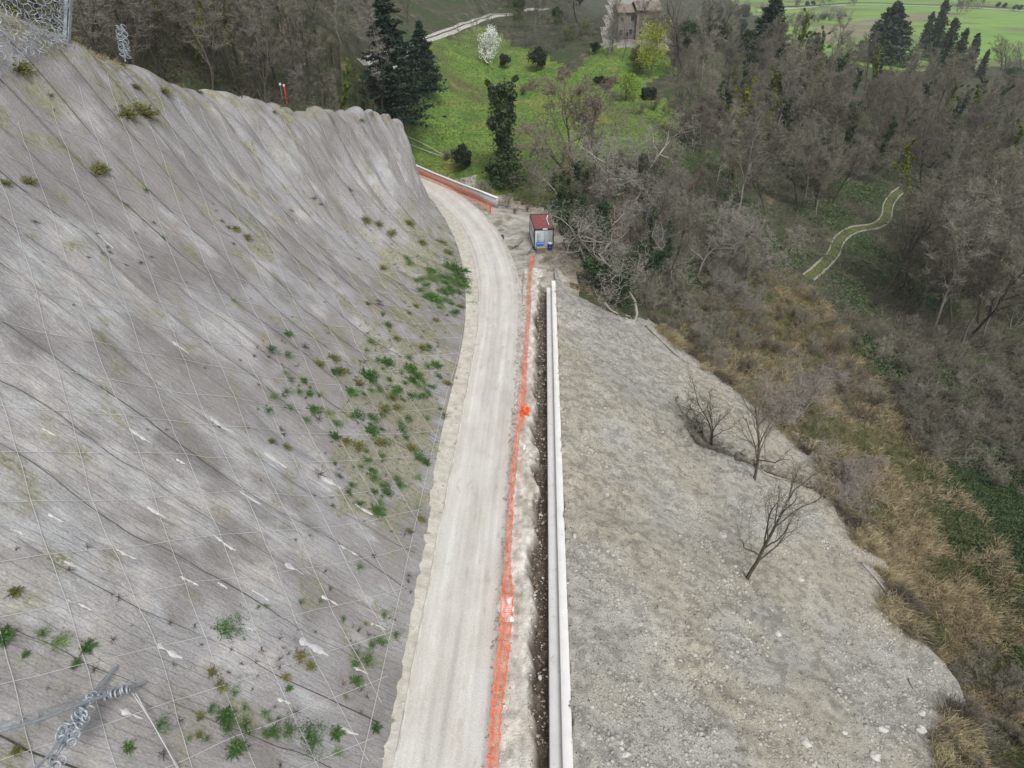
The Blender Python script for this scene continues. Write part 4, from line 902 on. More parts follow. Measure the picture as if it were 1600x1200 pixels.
def ivy(name, seed, Hh, rad, n, lm, bm, fork=1, lean=(0, 0), bushy=0.):
    TR, TW, tips, rg = skeleton(seed, Hh, .16, nlimb=8, levels=3, start=.45, kids=(4, 3, 2), lenf=.28, fork=fork, lean=lean, wig=.09)
    V, Fc = prisms([s[0] for s in TR], [s[1] for s in TR], [s[2] for s in TR], [s[3] for s in TR], 5)
    seg = [s for s in TR if s[4] == 0] + [s for s in TR if s[4] == 1][::3]
    i = rg.integers(0, len(seg), n); t_ = rg.random((n, 1)); A = np.array([s[0] for s in seg]); Bq = np.array([s[1] for s in seg])
    p = A[i] + (Bq[i] - A[i]) * t_; hf = np.clip(p[:, 2:3] / Hh, 0, 1)
    lim = np.array([1. if s[4] == 0 else .45 for s in seg])[i][:, None]
    d = rg.normal(size=(n, 3)); d /= np.linalg.norm(d, axis=1, keepdims=True); lump_ = .6 + .9 * np.abs(np.sin(p[:, 2:3] * 1.9 + seed)) * .7
    p = p + d * rad * lump_ * lim * (1.15 - .5 * hf + bushy * np.exp(-(hf / .35) ** 2)) * rg.uniform(.3, 1, (n, 1))
    hi = ribbons([s[0] for s in TW], [s[1] for s in TW], .018, rg)
    return (mesh_np(name + '_trunk', *merge([(V, Fc), hi]), bm), mesh_np(name + '_ivy', *leafquads(p, .17, rg), lm))
CON = [conifer('conifer', 51, 20, 6.6, 12000, L_pine, B_dark, size=.29), conifer('conifer', 52, 11, 3.9, 8000, L_pine, B_dark, size=.22)]
CYP = [conifer('ragged_conifer', 55, 9, 1.7, 2600, L_ever, B_dark, power=.6, layers=22, size=.26), conifer('cypress', 53, 9, 1.3, 3000, L_ever, B_dark, power=.55, layers=20, size=.2)]
EVE = [leafy('evergreen', 61, 10, 4.2, 7000, .24, L_ever, B_dark), leafy('evergreen', 62, 8, 3.2, 5000, .22, L_ever, B_dark, nl=11)]
IVY = [ivy('ivy_tree', 71, 10, .75, 3600, L_ivy, B_grey), ivy('ivy_tree', 72, 8, .65, 2800, L_ivy, B_grey, lean=(.2, 0)), ivy('ivy_tree', 73, 12, .55, 3600, L_moss, B_dark, lean=(.1, .1))]
IVYB_ = ivy('ivy_mass', 74, 8, 1.9, 9000, L_ivy, B_grey, fork=3, bushy=.4)
OLV = [leafy('budding_tree', 81, 8, 3.6, 2300, .15, L_olive, B_grey, nl=20)]

LOOKS_ = [(FOR, ('round-crowned brown bare tree', 'upright grey bare tree', 'leaning wide-crowned bare tree', 'dark-trunked bare tree', 'three-stemmed reddish bare tree')), (TALL, ('slender dark bare tree', 'leaning dark bare tree', 'forked brown bare tree', 'thin grey bare sapling')),
          (PALE, ('pale spreading bare tree', 'pale twisted bare tree', 'silvery multi-stemmed tree')), (SHR, ('brown twiggy shrub', 'straw-coloured shrub', 'many-stemmed grey shrub', 'reddish brown shrub')),
          (EVE, ('broad dark evergreen tree', 'rounded dark evergreen tree')), (IVY, ('upright ivy-wrapped tree', 'leaning ivy-wrapped tree', 'mossy green-wrapped tree')), (OLV, ('budding olive-green tree',))]
LOOK = {t_[0].name: w_ for lst, ws in LOOKS_ for t_, w_ in zip(lst, ws)}
def place(tpl, loc, scale=1., rz=None, name='bare_tree', label=None, cat='tree', group=None, cn='crown', tilt=(0, 0), sc3=None):
    r = empty(name, tuple(float(v) for v in loc), label, cat, group, rz=random.random() * 6.28 if rz is None else rz)
    r.rotation_euler[0], r.rotation_euler[1] = tilt; r.scale = sc3 or (scale, scale, scale * random.uniform(.9, 1.1))
    link('trunk', tpl[0], r); link(cn, tpl[1], r); return r
# ---------------------------------------------------------------- wood on the right
def free_spot(x, y, P, dmin): return all((x - a) ** 2 + (y - b_) ** 2 > dmin ** 2 for a, b_ in P)
placed = []
TRK = [(1262, 434), (1279, 420), (1301, 398), (1312, 374), (1335, 359), (1368, 353), (1384, 340), (1388, 320), (1400, 303), (1412, 294)]
trk_w = hit(*zip(*TRK))[:, :2]
def near_track(p, d): return ((trk_w - p[:2]) ** 2).sum(1).min() < d * d
LAND = [(1300, 400, 'beside the curving farm track'), (1110, 110, 'below the evergreen clump'), (1330, 130, 'under the ploughed strip'), (1500, 150, 'below the row of slim conifers'), (1590, 220, 'near the far right wood corner'),
        (1070, 210, 'along the meadow right edge'), (1590, 480, 'above the scrub at the far right'), (1190, 330, 'left of the farm track'), (1460, 330, 'right of the farm track'), (1200, 190, 'in the middle of the right-hand wood'),
        (1400, 230, 'in the wood above the farm track'), (1450, 460, 'between farm track and brown scrub'), (930, 370, 'beside the site cabin'), (1030, 430, 'above the embankment rim'), (960, 270, 'at the lower end of the meadow'),
        (150, 60, 'near the ring net barrier'), (240, 80, 'beside the hanging ring bundle'), (330, 110, 'behind the middle of the crest'), (430, 140, 'behind the flat end of the crest'), (520, 150, 'left of the tallest conifer'), (350, 10, 'on the dark upper left hillside'), (480, 30, 'on the hillside above the crest'), (600, 20, 'left of the pale track'),
        (730, 20, 'just above the pale track'), (810, 30, 'behind the blossom tree'), (900, 30, 'left of the stone house'), (1080, 20, 'right of the stone house'), (1160, 40, 'behind the tall right conifer'), (1010, 110, 'under the willow'),
        (1300, 620, 'behind the silvery tree on the bank'), (1400, 600, 'in the middle of the brown scrub'), (1550, 600, 'at the right end of the brown scrub'), (1500, 720, 'above the dark ivy bank'), (1350, 750, 'beside the yellow dry grass'), (1130, 470, 'on the upper dry grass bank'), (1260, 500, 'below the end of the farm track'), (1530, 1130, 'in the lower right corner')]
TALLY = {}
def say(look, cat_word, px_, py_, s_, lo, hi):
    w_ = min(LAND, key=lambda l: (l[0] - px_) ** 2 + (l[1] - py_) ** 2)[2]
    f_ = (s_ - lo) / (hi - lo + 1e-6); z_ = 'small ' if f_ < .33 else ('tall ' if f_ > .7 else '')
    t_ = f'{z_}{look} {w_}'; return t_
def wood(polypx, n, tpls, label, group, smin, smax, dmin, name='bare_tree', weights=None, cn='crown', avoid=0.):
    xs = [p[0] for p in polypx]; ysx = [p[1] for p in polypx]; done = 0; tries = 0
    while done < n and tries < n * 25:
        tries += 1; a_, c_ = random.uniform(min(xs), max(xs)), random.uniform(min(ysx), max(ysx))
        if not in_poly(np.array(a_), np.array(c_), polypx): continue
        p = hit1(a_, c_)
        if not free_spot(p[0], p[1], placed, dmin): continue
        q_ = near_track(p, 4)
        if q_: continue
        # keep the crowns off the sight line of the farm track
        if in_poly(np.array(a_), np.array(c_), [(1080, 240), (1200, 245), (1265, 330), (1300, 380), (1270, 440), (1180, 440), (1100, 360)]) and random.random() < .75: continue
        if in_poly(np.array(a_), np.array(c_), [(1235, 540), (1265, 400), (1310, 340), (1370, 280), (1420, 270), (1430, 330), (1410, 420), (1330, 540)]) and random.random() < .93: continue
        placed.append((p[0], p[1])); k = random.choices(range(len(tpls)), weights)[0] if weights else random.randrange(len(tpls))
        s_ = random.uniform(smin, smax); look = LOOK.get(tpls[k][0].name, 'bare tree')
        place(tpls[k], p, s_, name=name, label=say(look, 'tree', a_, c_, s_, smin, smax), group=group, cn=cn, tilt=(random.uniform(-.06, .06), random.uniform(-.02, .16))); done += 1
    return done
wood([(1060, 70), (1200, 85), (1300, 120), (1400, 135), (1560, 150), (1640, 200), (1640, 520), (1500, 560), (1330, 470), (1200, 420), (1120, 330), (1060, 260), (1040, 180)], 175, FOR, 'bare brown tree crowded into the wood right of the meadow', 'bare trees of the right-hand wood', .8, 1.3, 2.9, weights=(3, 3, 3, 2, 3))
wood([(1080, 150), (1300, 120), (1500, 170), (1640, 240), (1640, 520), (1450, 430), (1200, 330), (1080, 280)], 62, IVY, 'ivy-wrapped tree standing among the bare trees of the right-hand wood', 'ivy-clad trees of the right-hand wood', 1.0, 1.6, 2.4, name='ivy_tree', cn='ivy')
wood([(1180, 100), (1350, 130), (1350, 220), (1200, 200)], 5, EVE, 'dark rounded evergreen tree inside the right-hand wood', 'evergreens inside the right-hand wood', .6, .85, 4, name='evergreen_tree')
wood([(1230, 90), (1500, 150), (1600, 300), (1350, 250)], 7, OLV, 'budding olive-green tree inside the right-hand wood', 'budding trees of the right-hand wood', .7, 1.0, 4, name='budding_tree')
wood([(880, 340), (1000, 400), (1060, 480), (1180, 500), (1160, 380), (1060, 270), (960, 300)], 24, [FOR[0], FOR[2], FOR[4], PALE[2]], 'bare grey tree tangled on the slope behind the site cabin', 'bare trees behind the cabin', .45, .75, 2.2)
wood([(880, 300), (960, 390), (1060, 440), (1040, 320), (960, 290)], 5, IVY[:2], 'ivy-covered tree in the thicket below the site cabin', 'ivy trees below the cabin', .6, .8, 2.2, name='ivy_tree', cn='ivy')
# ---------------------------------------------------------------- wood behind the crest on the left
npl = 0
for k in range(900):
    if npl >= 78: break
    u_ = random.uniform(us[0] + 45, ULEN - 14); d_ = random.uniform(3, 75); kk = np.array([np.interp(u_, us, Ku[:, q]) for q in range(3)]); tt = np.array([np.interp(u_, us, Tu[:, q]) for q in range(2)])
    o_ = unit(kk[:2] - tt); p = kk[:2] + o_ * d_ + np.array([0, random.uniform(0, 30)]); h_ = float(H(p[0], p[1])); a_, c_, _z = pix((p[0], p[1], h_))
    if a_ > 560 or a_ < -60 or c_ < -60 or c_ > 320 or (a_ > 470 and c_ > 150 and d_ < 12) or not free_spot(p[0], p[1], placed, 3.0): continue
    placed.append((p[0], p[1])); npl += 1
    tp_ = TALL[random.choices(range(4), (4, 3, 3, 2))[0]] if random.random() < .85 else IVY[2]; s_ = random.uniform(.65, 1.05)
    place(tp_, (p[0], p[1], h_ - .2), s_, name='bare_tree', label=say(LOOK[tp_[0].name], 'tree', a_, c_, s_, .65, 1.05), group='trees behind the crest')
# top of the frame: hillside wood left of and behind the house
wood([(330, -20), (640, -20), (640, 40), (560, 110), (420, 120)], 26, [TALL[2], TALL[3], FOR[1]], 'bare grey tree on the hillside beyond the rock crest', 'bare trees of the far hillside', .6, .95, 4)
wood([(700, -30), (940, -30), (920, 60), (830, 60), (780, 30)], 26, [FOR[1], TALL[3], FOR[3], OLV[0]], 'bare tree in the belt of wood behind the meadow', 'bare trees behind the meadow', .7, 1.0, 4)
wood([(1050, -10), (1190, -10), (1190, 80), (1090, 110), (1050, 60)], 14, EVE, 'dark evergreen tree in the clump right of the stone house', 'dark evergreens right of the house', .8, 1.15, 4, name='evergreen_tree')
wood([(770, -30), (960, -30), (930, 40), (800, 50)], 5, EVE, 'dark evergreen tree in the belt left of the stone house', 'dark evergreens left of the house', .6, .8, 4, name='evergreen_tree')
# ---------------------------------------------------------------- single trees of the photograph
def at_px(px, py): return hit1(px, py)
def fit(tpl_h, px, py, top_py):
    p = at_px(px, py); z_ = pix(p)[2]; vert = FPX / z_ * math.cos(THETA - math.atan((600 - (py + top_py) / 2) / FPX)); return p, (py - top_py) / vert / tpl_h
def single(tpl, h_, px, py, top, **k):
    p, s_ = fit(h_, px, py, top); return place(tpl, p, s_, **k)
single(CON[0], 20, 618, 200, -4, name='conifer_tree', label='tallest dark conifer standing at the left edge of the meadow', rz=.3)
single(CON[1], 11, 662, 150, 44, name='conifer_tree', label='smaller dark conifer just right of the tallest conifer')
single(TALL[3], 13, 596, 186, 10, name='bare_tree', label='pale leafless sapling in front of the tallest dark conifer')
IVC = ivy('ivy_column', 75, 10, 1.05, 6500, L_ivy, B_grey, bushy=1.0)
single(IVC, 10, 790, 292, 128, name='ivy_tree', label='left ivy column of the pair standing at the foot of the meadow', cn='ivy', tilt=(0, -.06), rz=1)
single(IVC, 10, 800, 290, 142, name='ivy_tree', label='right ivy column of the pair standing at the foot of the meadow', cn='ivy', tilt=(0, .05), rz=3)
BL = leafy('blossom_tree', 91, 7, 2.9, 2600, .13, L_white, B_dark, nl=22)
single(BL, 7, 763, 102, 46, name='blossom_tree', label='small tree covered in white blossom at the top of the meadow')
WI = leafy('willow', 92, 10, 4.0, 4200, .14, L_lime, B_grey, nl=24, zc=6)
single(WI, 10, 1013, 122, 44, name='willow_tree', label='large yellow-green willow in front of the stone house')
single(leafy('lime_tree', 93, 5, 3.0, 1500, .13, L_lime, B_dark, nl=14), 5, 977, 157, 108, name='young_tree', label='small spreading yellow-green tree left of the box hedge')
single(CON[1], 11, 1195, 95, -10, name='conifer_tree', label='tall dark conifer at the right end of the evergreen clump')
for k, (a_, c_, t_) in enumerate(((1452, 95, 18), (1470, 110, 32), (1490, 110, 50), (1508, 118, 60), (1530, 122, 84), (1440, 80, 30))):
    single(CYP[0], 9, a_, c_, t_, name='conifer_tree', label='slim dark conifer at the green field edge', group='slim conifers by the field')
single(conifer('broad_conifer', 56, 9, 5.2, 7000, L_ever, B_dark, power=.7, layers=22, size=.3), 9, 1378, 100, 14, name='conifer_tree', label='broad dark conifer rising above the wood against the ploughed strip')
single(CON[1], 11, 1262, 130, 62, name='conifer_tree', label='lone dark conifer inside the wood left of the broad one')
single(FOR[4], 9, 897, 275, 130, name='bare_tree', label='tall bushy bare tree growing at the lower middle of the meadow')
single(PALE[0], 10, 925, 345, 215, name='bare_tree', label='pale-branched spreading tree between the cabin and the meadow')
single(PALE[1], 9, 985, 330, 198, name='bare_tree', label='pale contorted tree beside the ivy mass right of the meadow')
single(IVYB_, 9, 988, 325, 225, name='ivy_tree', label='broad ivy-covered trunk under the pale contorted tree', cn='ivy')
single(PALE[1], 9, 915, 410, 300, name='bare_tree', label='pale twisting tree leaning over the thicket behind the cabin', rz=2)
single(IVYB_, 9, 925, 405, 290, name='ivy_tree', label='dark ivy tree immediately right of the site cabin', cn='ivy')
single(IVYB_, 9, 965, 470, 370, name='ivy_tree', label='low dark ivy thicket between the cabin and the broken pale tree', cn='ivy')
single(PALE[1], 9, 990, 505, 385, name='bare_tree', label='broken pale tree leaning at the upper rim of the embankment', rz=.5, tilt=(0, .25))
single(PALE[2], 8, 1150, 420, 320, name='bare_tree', label='silvery twiggy tree above the dry grass bank')
def on_emb(tpl, h_, px, py, top, **k):
    p = hitE(px, py); z_ = pix(p)[2]; vert = FPX / z_ * .8; return place(tpl, p, (py - top) / vert / h_, **k)
E1 = bare('small_bare_tree', 99, B_brown, B_twig, .013, 3, Hh=5, r0=.10, nlimb=11, spread=.85, kids=(5, 5, 3), lenf=.6, start=.22, wig=.09, up=.5, lean=(.0, .0), levels=3)
E2 = bare('small_bare_tree', 96, B_brown, B_twig, .012, 2, Hh=4, r0=.06, nlimb=7, spread=.8, kids=(5, 4, 3), lenf=.6, start=.15, fork=5, wig=.15, levels=3)
on_emb(E1, 5.0, 1168, 905, 768, tilt=(0, .12), name='bare_tree', label='small leaning bare tree alone in the middle of the grey embankment', rz=0.)
on_emb(E2, 4, 1108, 692, 600, name='bare_tree', label='twiggy multi-stemmed tree on the old ledge of the embankment')
on_emb(E1, 5, 1180, 750, 640, name='bare_tree', label='thin bare tree rooted at the lower end of the old ledge', rz=1.2)
single(PALE[2], 8, 1240, 660, 565, name='bare_tree', label='silvery bare tree reaching over the top of the grassy bank', rz=1)
single(PALE[2], 8, 1320, 795, 720, name='bare_tree', label='pale low shrub-like tree at the edge of embankment and dry grass')
single(FOR[3], 13, 1360, 480, 345, name='bare_tree', label='dark stout tree standing below the bend of the farm track')
for k, (a_, c_, t_) in enumerate(((716, 82, 30), (735, 68, 18), (760, 55, 0), (742, 60, 15), (955, 78, -20), (958, 80, -10))):
    single(TALL[3], 13, a_, c_, t_, name='bare_tree', label=['thin bare sapling beside the pale track above the meadow'] * 4 + ['double-stemmed bare tree on the paved yard before the house'] * 2 and (['thin bare sapling beside the pale track above the meadow'] * 4 + ['bare tree standing on the yard before the house'] * 2)[k], group='thin saplings by the track' if k < 4 else 'bare trees on the yard')
for k, (a_, c_) in enumerate(((818, 148), (830, 140), (962, 158), (998, 178), (1020, 172), (905, 150), (700, 250))):
    single(SHR[0], 2.6, a_, c_, c_ - 22, name='sapling', label='small leafless fruit sapling planted in the meadow', group='saplings in the meadow')
for a_, c_, s_ in ((880, 330, .7), (900, 372, .75), (940, 435, .6), (1000, 440, .7), (1015, 300, .6), (868, 300, .5), (1045, 400, .6), (905, 300, .7)):
    place(IVYB_, hit1(a_, c_), s_, name='ivy_tree', label=say('ivy-smothered dark tree', 'tree', a_, c_, s_, .5, .8), group='ivy masses behind the cabin', cn='ivy')
for a_, c_, s_ in ((870, 315, .8), (890, 290, .9), (945, 300, .85), (965, 355, .8), (1010, 350, .8), (1035, 330, .75), (935, 390, .7), (1050, 440, .75), (1090, 430, .8), (1110, 380, .8), (1000, 275, .8), (850, 285, .6), (1070, 350, .8), (1130, 450, .6)):
    k_ = random.choice((0, 1, 2, 2)); place(PALE[k_], hit1(a_, c_), s_, name='bare_tree', label=say(LOOK[PALE[k_][0].name], 'tree', a_, c_, s_, .6, .9), group='pale trees behind the cabin')
# bushes of the garden
def ball(name, seed, n=2200, size=.13): return leafy(name, seed, 3, 1.7, n, size, L_box, B_dark, r0=.05, zc=1.3, nl=9)
BB = ball('round_bush', 98)
for a_, c_, s_, lb in ((931, 133, .8, 'left bush of the three clipped bushes on the lawn'), (938, 132, .9, 'middle bush of the three clipped bushes on the lawn'), (945, 136, .95, 'right bush of the three clipped bushes on the lawn'),
                       (838, 112, 2.3, 'large dark green bush on the slope below the track'), (790, 108, 1.4, 'small dark bush beside the white blossom tree'), (720, 268, 1.9, 'broad dark bush at the foot of the meadow left of the ivy columns'),
                       (930, 84, 1.2, 'dark rounded bush at the corner of the paved yard'), (1040, 30, 1.3, 'bright green topped bush right of the stone house'), (770, 280, 1.2, 'low dark bush tucked beside the left ivy column')):
    place(BB, at_px(a_, c_), s_, name='bush', label=lb, cat='bush')
rg = np.random.default_rng(5); Q = rg.uniform(-1, 1, (2600, 3)); ax = rg.integers(0, 3, 2600); Q[np.arange(2600), ax] = np.sign(Q[np.arange(2600), ax]) * rg.uniform(.85, 1.03, 2600); Q = Q * (1.5, 1.2, 1.15) + (0, 0, 1.15)
bx = empty('box_hedge', tuple(at_px(1013, 154)), 'dark square-clipped box hedge on the lawn', 'hedge', rz=.2); link('foliage', mesh_np('box_hedge', *leafquads(Q, .16, rg), L_box), bx); MB().box((0, 0, 1.1), (2.3, 1.8, 2.2)).build('inner_branches', L_box, bx)
# willow shrub masses
wood([(960, 60), (1060, 70), (1060, 120), (1000, 130)], 7, [OLV[0]], 'olive-green bushy tree under the willow by the house', 'olive bushes under the willow', .5, .7, 2.5, name='budding_tree')
wood([(840, 30), (930, 40), (930, 75), (850, 80)], 6, [OLV[0], SHR[2]], 'olive-green shrub on the rise left of the paved yard', 'olive shrubs left of the yard', .5, .8, 2.5, name='budding_tree')
# ---------------------------------------------------------------- shrubs on bank and in scrub
def shrubs(poly, n, tp, label, group, s0, s1, dmin):
    xs = [p[0] for p in poly]; yy = [p[1] for p in poly]; c = 0; tr = 0
    while c < n and tr < n * 20:
        tr += 1; a_, b_ = random.uniform(min(xs), max(xs)), random.uniform(min(yy), max(yy))
        if not in_poly(np.array(a_), np.array(b_), poly): continue
        p = hit1(a_, b_)
        if E(p[0], p[1]) > p[2] - .4 or near_track(p, 2.5) or not free_spot(p[0], p[1], placed, dmin): continue
        placed.append((p[0], p[1])); c += 1; k = random.randrange(len(tp))
        s_ = random.uniform(s0, s1)
        place(tp[k], p, s_, name='shrub', label=say(LOOK[tp[k][0].name], 'shrub', a_, b_, s_, s0, s1), group=group, cat='shrub', tilt=(random.uniform(-.1, .1), random.uniform(0, .25)))
shrubs([(1240, 560), (1330, 500), (1640, 540), (1640, 800), (1480, 740), (1400, 700), (1330, 640)], 95, [SHR[0], SHR[3], SHR[2], SHR[0]], 'leafless brown shrub in the scrub beyond the dry grass bank', 'brown shrubs beyond the bank', .8, 1.5, 1.5)
shrubs([(930, 440), (1000, 380), (1100, 360), (1180, 400), (1180, 520), (1100, 560), (1040, 530)], 34, [SHR[0], SHR[2], SHR[3]], '', 'shrubs above the embankment rim', .7, 1.3, 1.4)
shrubs([(905, 435), (1000, 480), (1085, 565), (1170, 625), (1170, 540), (1080, 460), (960, 400)], 46, [SHR[0], SHR[2], SHR[3]], '', 'shrubs on the embankment rim', .7, 1.2, .9)
shrubs([(1050, 480), (1130, 400), (1250, 430), (1330, 500), (1320, 560), (1200, 560), (1100, 540)], 40, [SHR[1], SHR[0], SHR[2]], 'straw-brown shrub between the thicket and the farm track', 'brown shrubs below the track', .6, 1.0, 1.6)
shrubs([(1450, 1040), (1520, 1020), (1640, 1100), (1640, 1200), (1500, 1220)], 22, [SHR[0], SHR[2]], 'grey-brown bramble shrub at the lower right foot of the embankment', 'brambles at the embankment foot', .5, .9, 1.0)
shrubs([(1240, 690), (1320, 720), (1350, 800), (1400, 900), (1360, 900), (1300, 790)], 12, [SHR[0], SHR[1]], 'brown shrub along the edge where dry grass meets the embankment', 'shrubs on the embankment edge', .4, .8, 1.0)
shrubs([(700, 290), (760, 290), (840, 330), (880, 330), (900, 400), (960, 440), (1000, 480), (940, 450), (870, 380)], 16, [SHR[0], SHR[2]], 'leafless shrub in the strip between the cabin and the trees', 'shrubs beside the cabin', .5, .9, 1.2)
# ================================================================== HOUSE, TRACKS, FIELD THINGS
hp = at_px(997, 63); hs_ = pix(hp)[2] / 190.0
M['stone'] = mat('rubble_stone', [(.35, (.15, .13, .105)), (.5, (.215, .19, .155)), (.65, (.28, .25, .21))], 2.2, bump=.05, bscale=6, fine=.15, fscale=4)
M['tile'] = mat('clay_tile_roof', [(.3, (.15, .12, .10)), (.5, (.23, .19, .16)), (.7, (.32, .27, .23))], 3, bump=.06, bscale=8, fine=.25, fscale=6)
M['shutter'] = mat('dark_shutter', two((.07, .05, .035), .2), 3)
M['render'] = mat('pale_render', two((.33, .30, .26), .08), 2)
ho = empty('stone_house', tuple(hp + (0, 0, -.2)), 'two-storey rubble stone farmhouse with brown tiled roof above the meadow', 'house', rz=.12); ho.scale = (hs_,) * 3
MB().box((2.3, 4.0, 3.6), (6.2, 8, 7.6)).build('wall', M['stone'], ho); MB().box((-3.1, 4.8, 3.3), (4.59, 7, 7.0)).build('wall', M['stone'], ho)
def roof(x0, x1, y0, y1, ze, zt, nm='roof'):
    ym = (y0 + y1) / 2; mb = MB(); mb.add([(x0, y0, ze), (x1, y0, ze), (x1, y1, ze), (x0, y1, ze), (x0, ym, zt), (x1, ym, zt), (x0, y0, ze + .2), (x1, y0, ze + .2), (x1, y1, ze + .2), (x0, y1, ze + .2), (x0, ym, zt + .2), (x1, ym, zt + .2)],
        [(0, 1, 7, 6), (2, 3, 9, 8), (6, 7, 11, 10), (8, 9, 10, 11), (0, 4, 5, 1), (3, 2, 5, 4), (0, 6, 10, 4), (4, 10, 9, 3), (1, 5, 11, 7), (5, 2, 8, 11)]); o = mb.build(nm, M['tile'], ho)
    rw = MB()
    for k in range(int((x1 - x0) / .45)):
        xx = x0 + .22 + k * .45; rw.bar((xx, y0, ze + .23), (xx, ym, zt + .23), .16, .07)
    rw.build('tile_ridge', M['tile'], o); return o
roof(-1.2, 5.8, -.7, 8.6, 7.3, 8.9); roof(-5.9, -1.21, .7, 8.9, 6.7, 8.1)
MB().box((3.9, 6.2, 8.6), (.8, .7, 1.3)).build('chimney', M['stone'], ho)
for x_, y_, z_, w_, h_ in ((-4.4, 1.28, 5.1, .9, 1.2), (-1.75, 1.28, 5.4, .9, 1.3), (-4.5, 1.28, 2.0, .95, 1.4), (-1.9, 1.28, 2.0, .95, 1.6), (3.0, -.02, 4.9, .9, 1.1), (.3, -.02, 1.9, .8, 1.0)):
    f_ = MB().box((x_, y_, z_), (w_ + .24, .08, h_ + .24)).build('window', M['render'], ho); MB().box((x_, y_ - .05, z_), (w_, .05, h_)).build('pane', M['dark'], f_)
    if z_ == 4.9:
        for e_ in (-1, 1): MB().box((x_ + e_ * .85, y_ - .06, z_ + .1), (.6, .06, 1.2)).build('shutter', M['shutter'], f_)
MB().box((5.44, -.1, 3.6), (.16, .16, 7.2)).build('downpipe', M['render'], ho)
MB().box((-3.1, 1.22, 1.0), (1.1, .1, 2.1)).build('door', M['shutter'], ho)
thing_mesh(blobmesh(.55, 9, sq=(1, .8, .9)), 'flower_pot_group', M['red'], tuple(at_px(966, 55) + (0, 0, .4)), 'small red garden object beside the left wall of the stone house', 'garden object', smooth=True)
wood([(945, 66), (1060, 66), (1060, 100), (950, 95)], 9, [TALL[3], FOR[1]], '', 'bare trees around the yard', .55, .75, 3)
place(SHR[2], at_px(967, 66), .9, name='shrub', label='brown mounded shrub bed on the paved yard before the house', cat='shrub')

def drape(name, pts, wd, m, h=.12, n=10, offs=0.):
    P = hit(*zip(*pts)); c = catmull(P[:, :2], n); d = np.gradient(c, axis=0); d /= np.linalg.norm(d, axis=1, keepdims=True); nn = np.stack([d[:, 1], -d[:, 0]], 1)
    q = np.linspace(-1, 1, 5); G = np.zeros((len(c), 5, 3)); wv = 1 + vn(np.arange(len(c)) / 3., np.zeros(len(c)), 17) * .4
    G[..., :2] = c[:, None] + nn[:, None] * (offs + q[None, :, None] * wd / 2 * wv[:, None, None]); G[..., 2] = H(G[..., 0], G[..., 1]) + h - .25 * (np.abs(q) > .9)[None] * 1.
    return strip(name, G, m)
M['palepath'] = mat('pale_track', [(.3, (.33, .315, .28)), (.7, (.46, .445, .41))], .8, fine=.2, fscale=3, over=[((.3, .28, .24), .5, .58, .7)])
M['rut'] = mat('track_rut', [(.3, (.22, .205, .16)), (.7, (.34, .32, .27))], 1, fine=.2, fscale=5)
for o_, in ((-.9,), (.9,)): drape('farm_track', TRK, .42, M['rut'], .16, 10, o_)
drape('farm_track', TRK, 2.7, mat('track_grass', two((.10, .115, .045), .3), 1, fine=.3, fscale=4), .03)
UPT = [(570, 106), (600, 96), (645, 74), (690, 53), (730, 38), (765, 26), (800, 22)]
drape('hill_track', UPT, 4.2, M['palepath'], .15); drape('hill_track', [(a, b + .0) for a, b in UPT], .8, gm[0][1], .22)
drape('hill_track', [(815, 18), (835, 15), (855, 14)], 2.5, M['palepath'], .3)
drape('field_road', [(1180, 17), (1215, 15), (1260, 12), (1300, 9), (1345, 7), (1400, 8.5), (1450, 10), (1510, 12), (1560, 15), (1640, 20)], 8, M['palepath'], .5)
drape('field_hedge_verge', [(1180, 13), (1260, 9.5), (1345, 5), (1450, 8), (1560, 12), (1640, 17)], 4, gm[4][1], .6)
for k, (a_, c_, s_) in enumerate(((1246, 13, 1.4), (1294, 11, 2.2), (1335, 9, 2.0), (1498, 23, 2.6), (1531, 14, 2.3))):
    place(FOR[4], at_px(a_, c_), s_ * .75, name='bare_tree', label=['tiny dark tree at the left start of the field road', 'small round tree on the field road right of the tiny one', 'small bare tree at the highest bend of the field road', 'bare bushy tree standing alone on the bright green field', 'bare tree on the far side of the field road'][k])
for k, (a_, c_) in enumerate(((1260, 11), (1270, 10), (1400, 11), (1558, 14), (1568, 15), (1585, 17), (1592, 18), (1310, 29), (1318, 29), (1285, 33), (1290, 30))):
    place(EVE[1], at_px(a_, c_), .75 if k > 6 else .9, name='evergreen_bush', label='small dark bush beside the distant field road' if k < 7 else 'small dark bush between the distant meadows', group='bushes by the field road' if k < 7 else 'bushes between the meadows', cat='bush')
shrubs([(1240, 30), (1320, 24), (1320, 36), (1250, 40)], 14, [SHR[0], SHR[2]], '', 'hedge shrubs at the near side of the fields', 2.0, 3.2, 3)
wood([(1560, 128), (1640, 95), (1660, 180), (1580, 165)], 16, EVE + [FOR[3]], '', 'dark trees at the far right corner', .8, 1.2, 3)
for k, pl in enumerate((((628, 214), (660, 228), (698, 249)), ((630, 224), (655, 234), (690, 247)))):
    P = hit(*zip(*pl)); P[:, 2] += .35 + .2 * (1 - k); thing_mesh(MB().tube(catmull(P, 4), .09, 5), 'timber_edging', M['palepath'], (0, 0, 0), ['upper pale edging rail along the foot of the meadow', 'lower pale edging rail along the foot of the meadow'][k], 'edging')
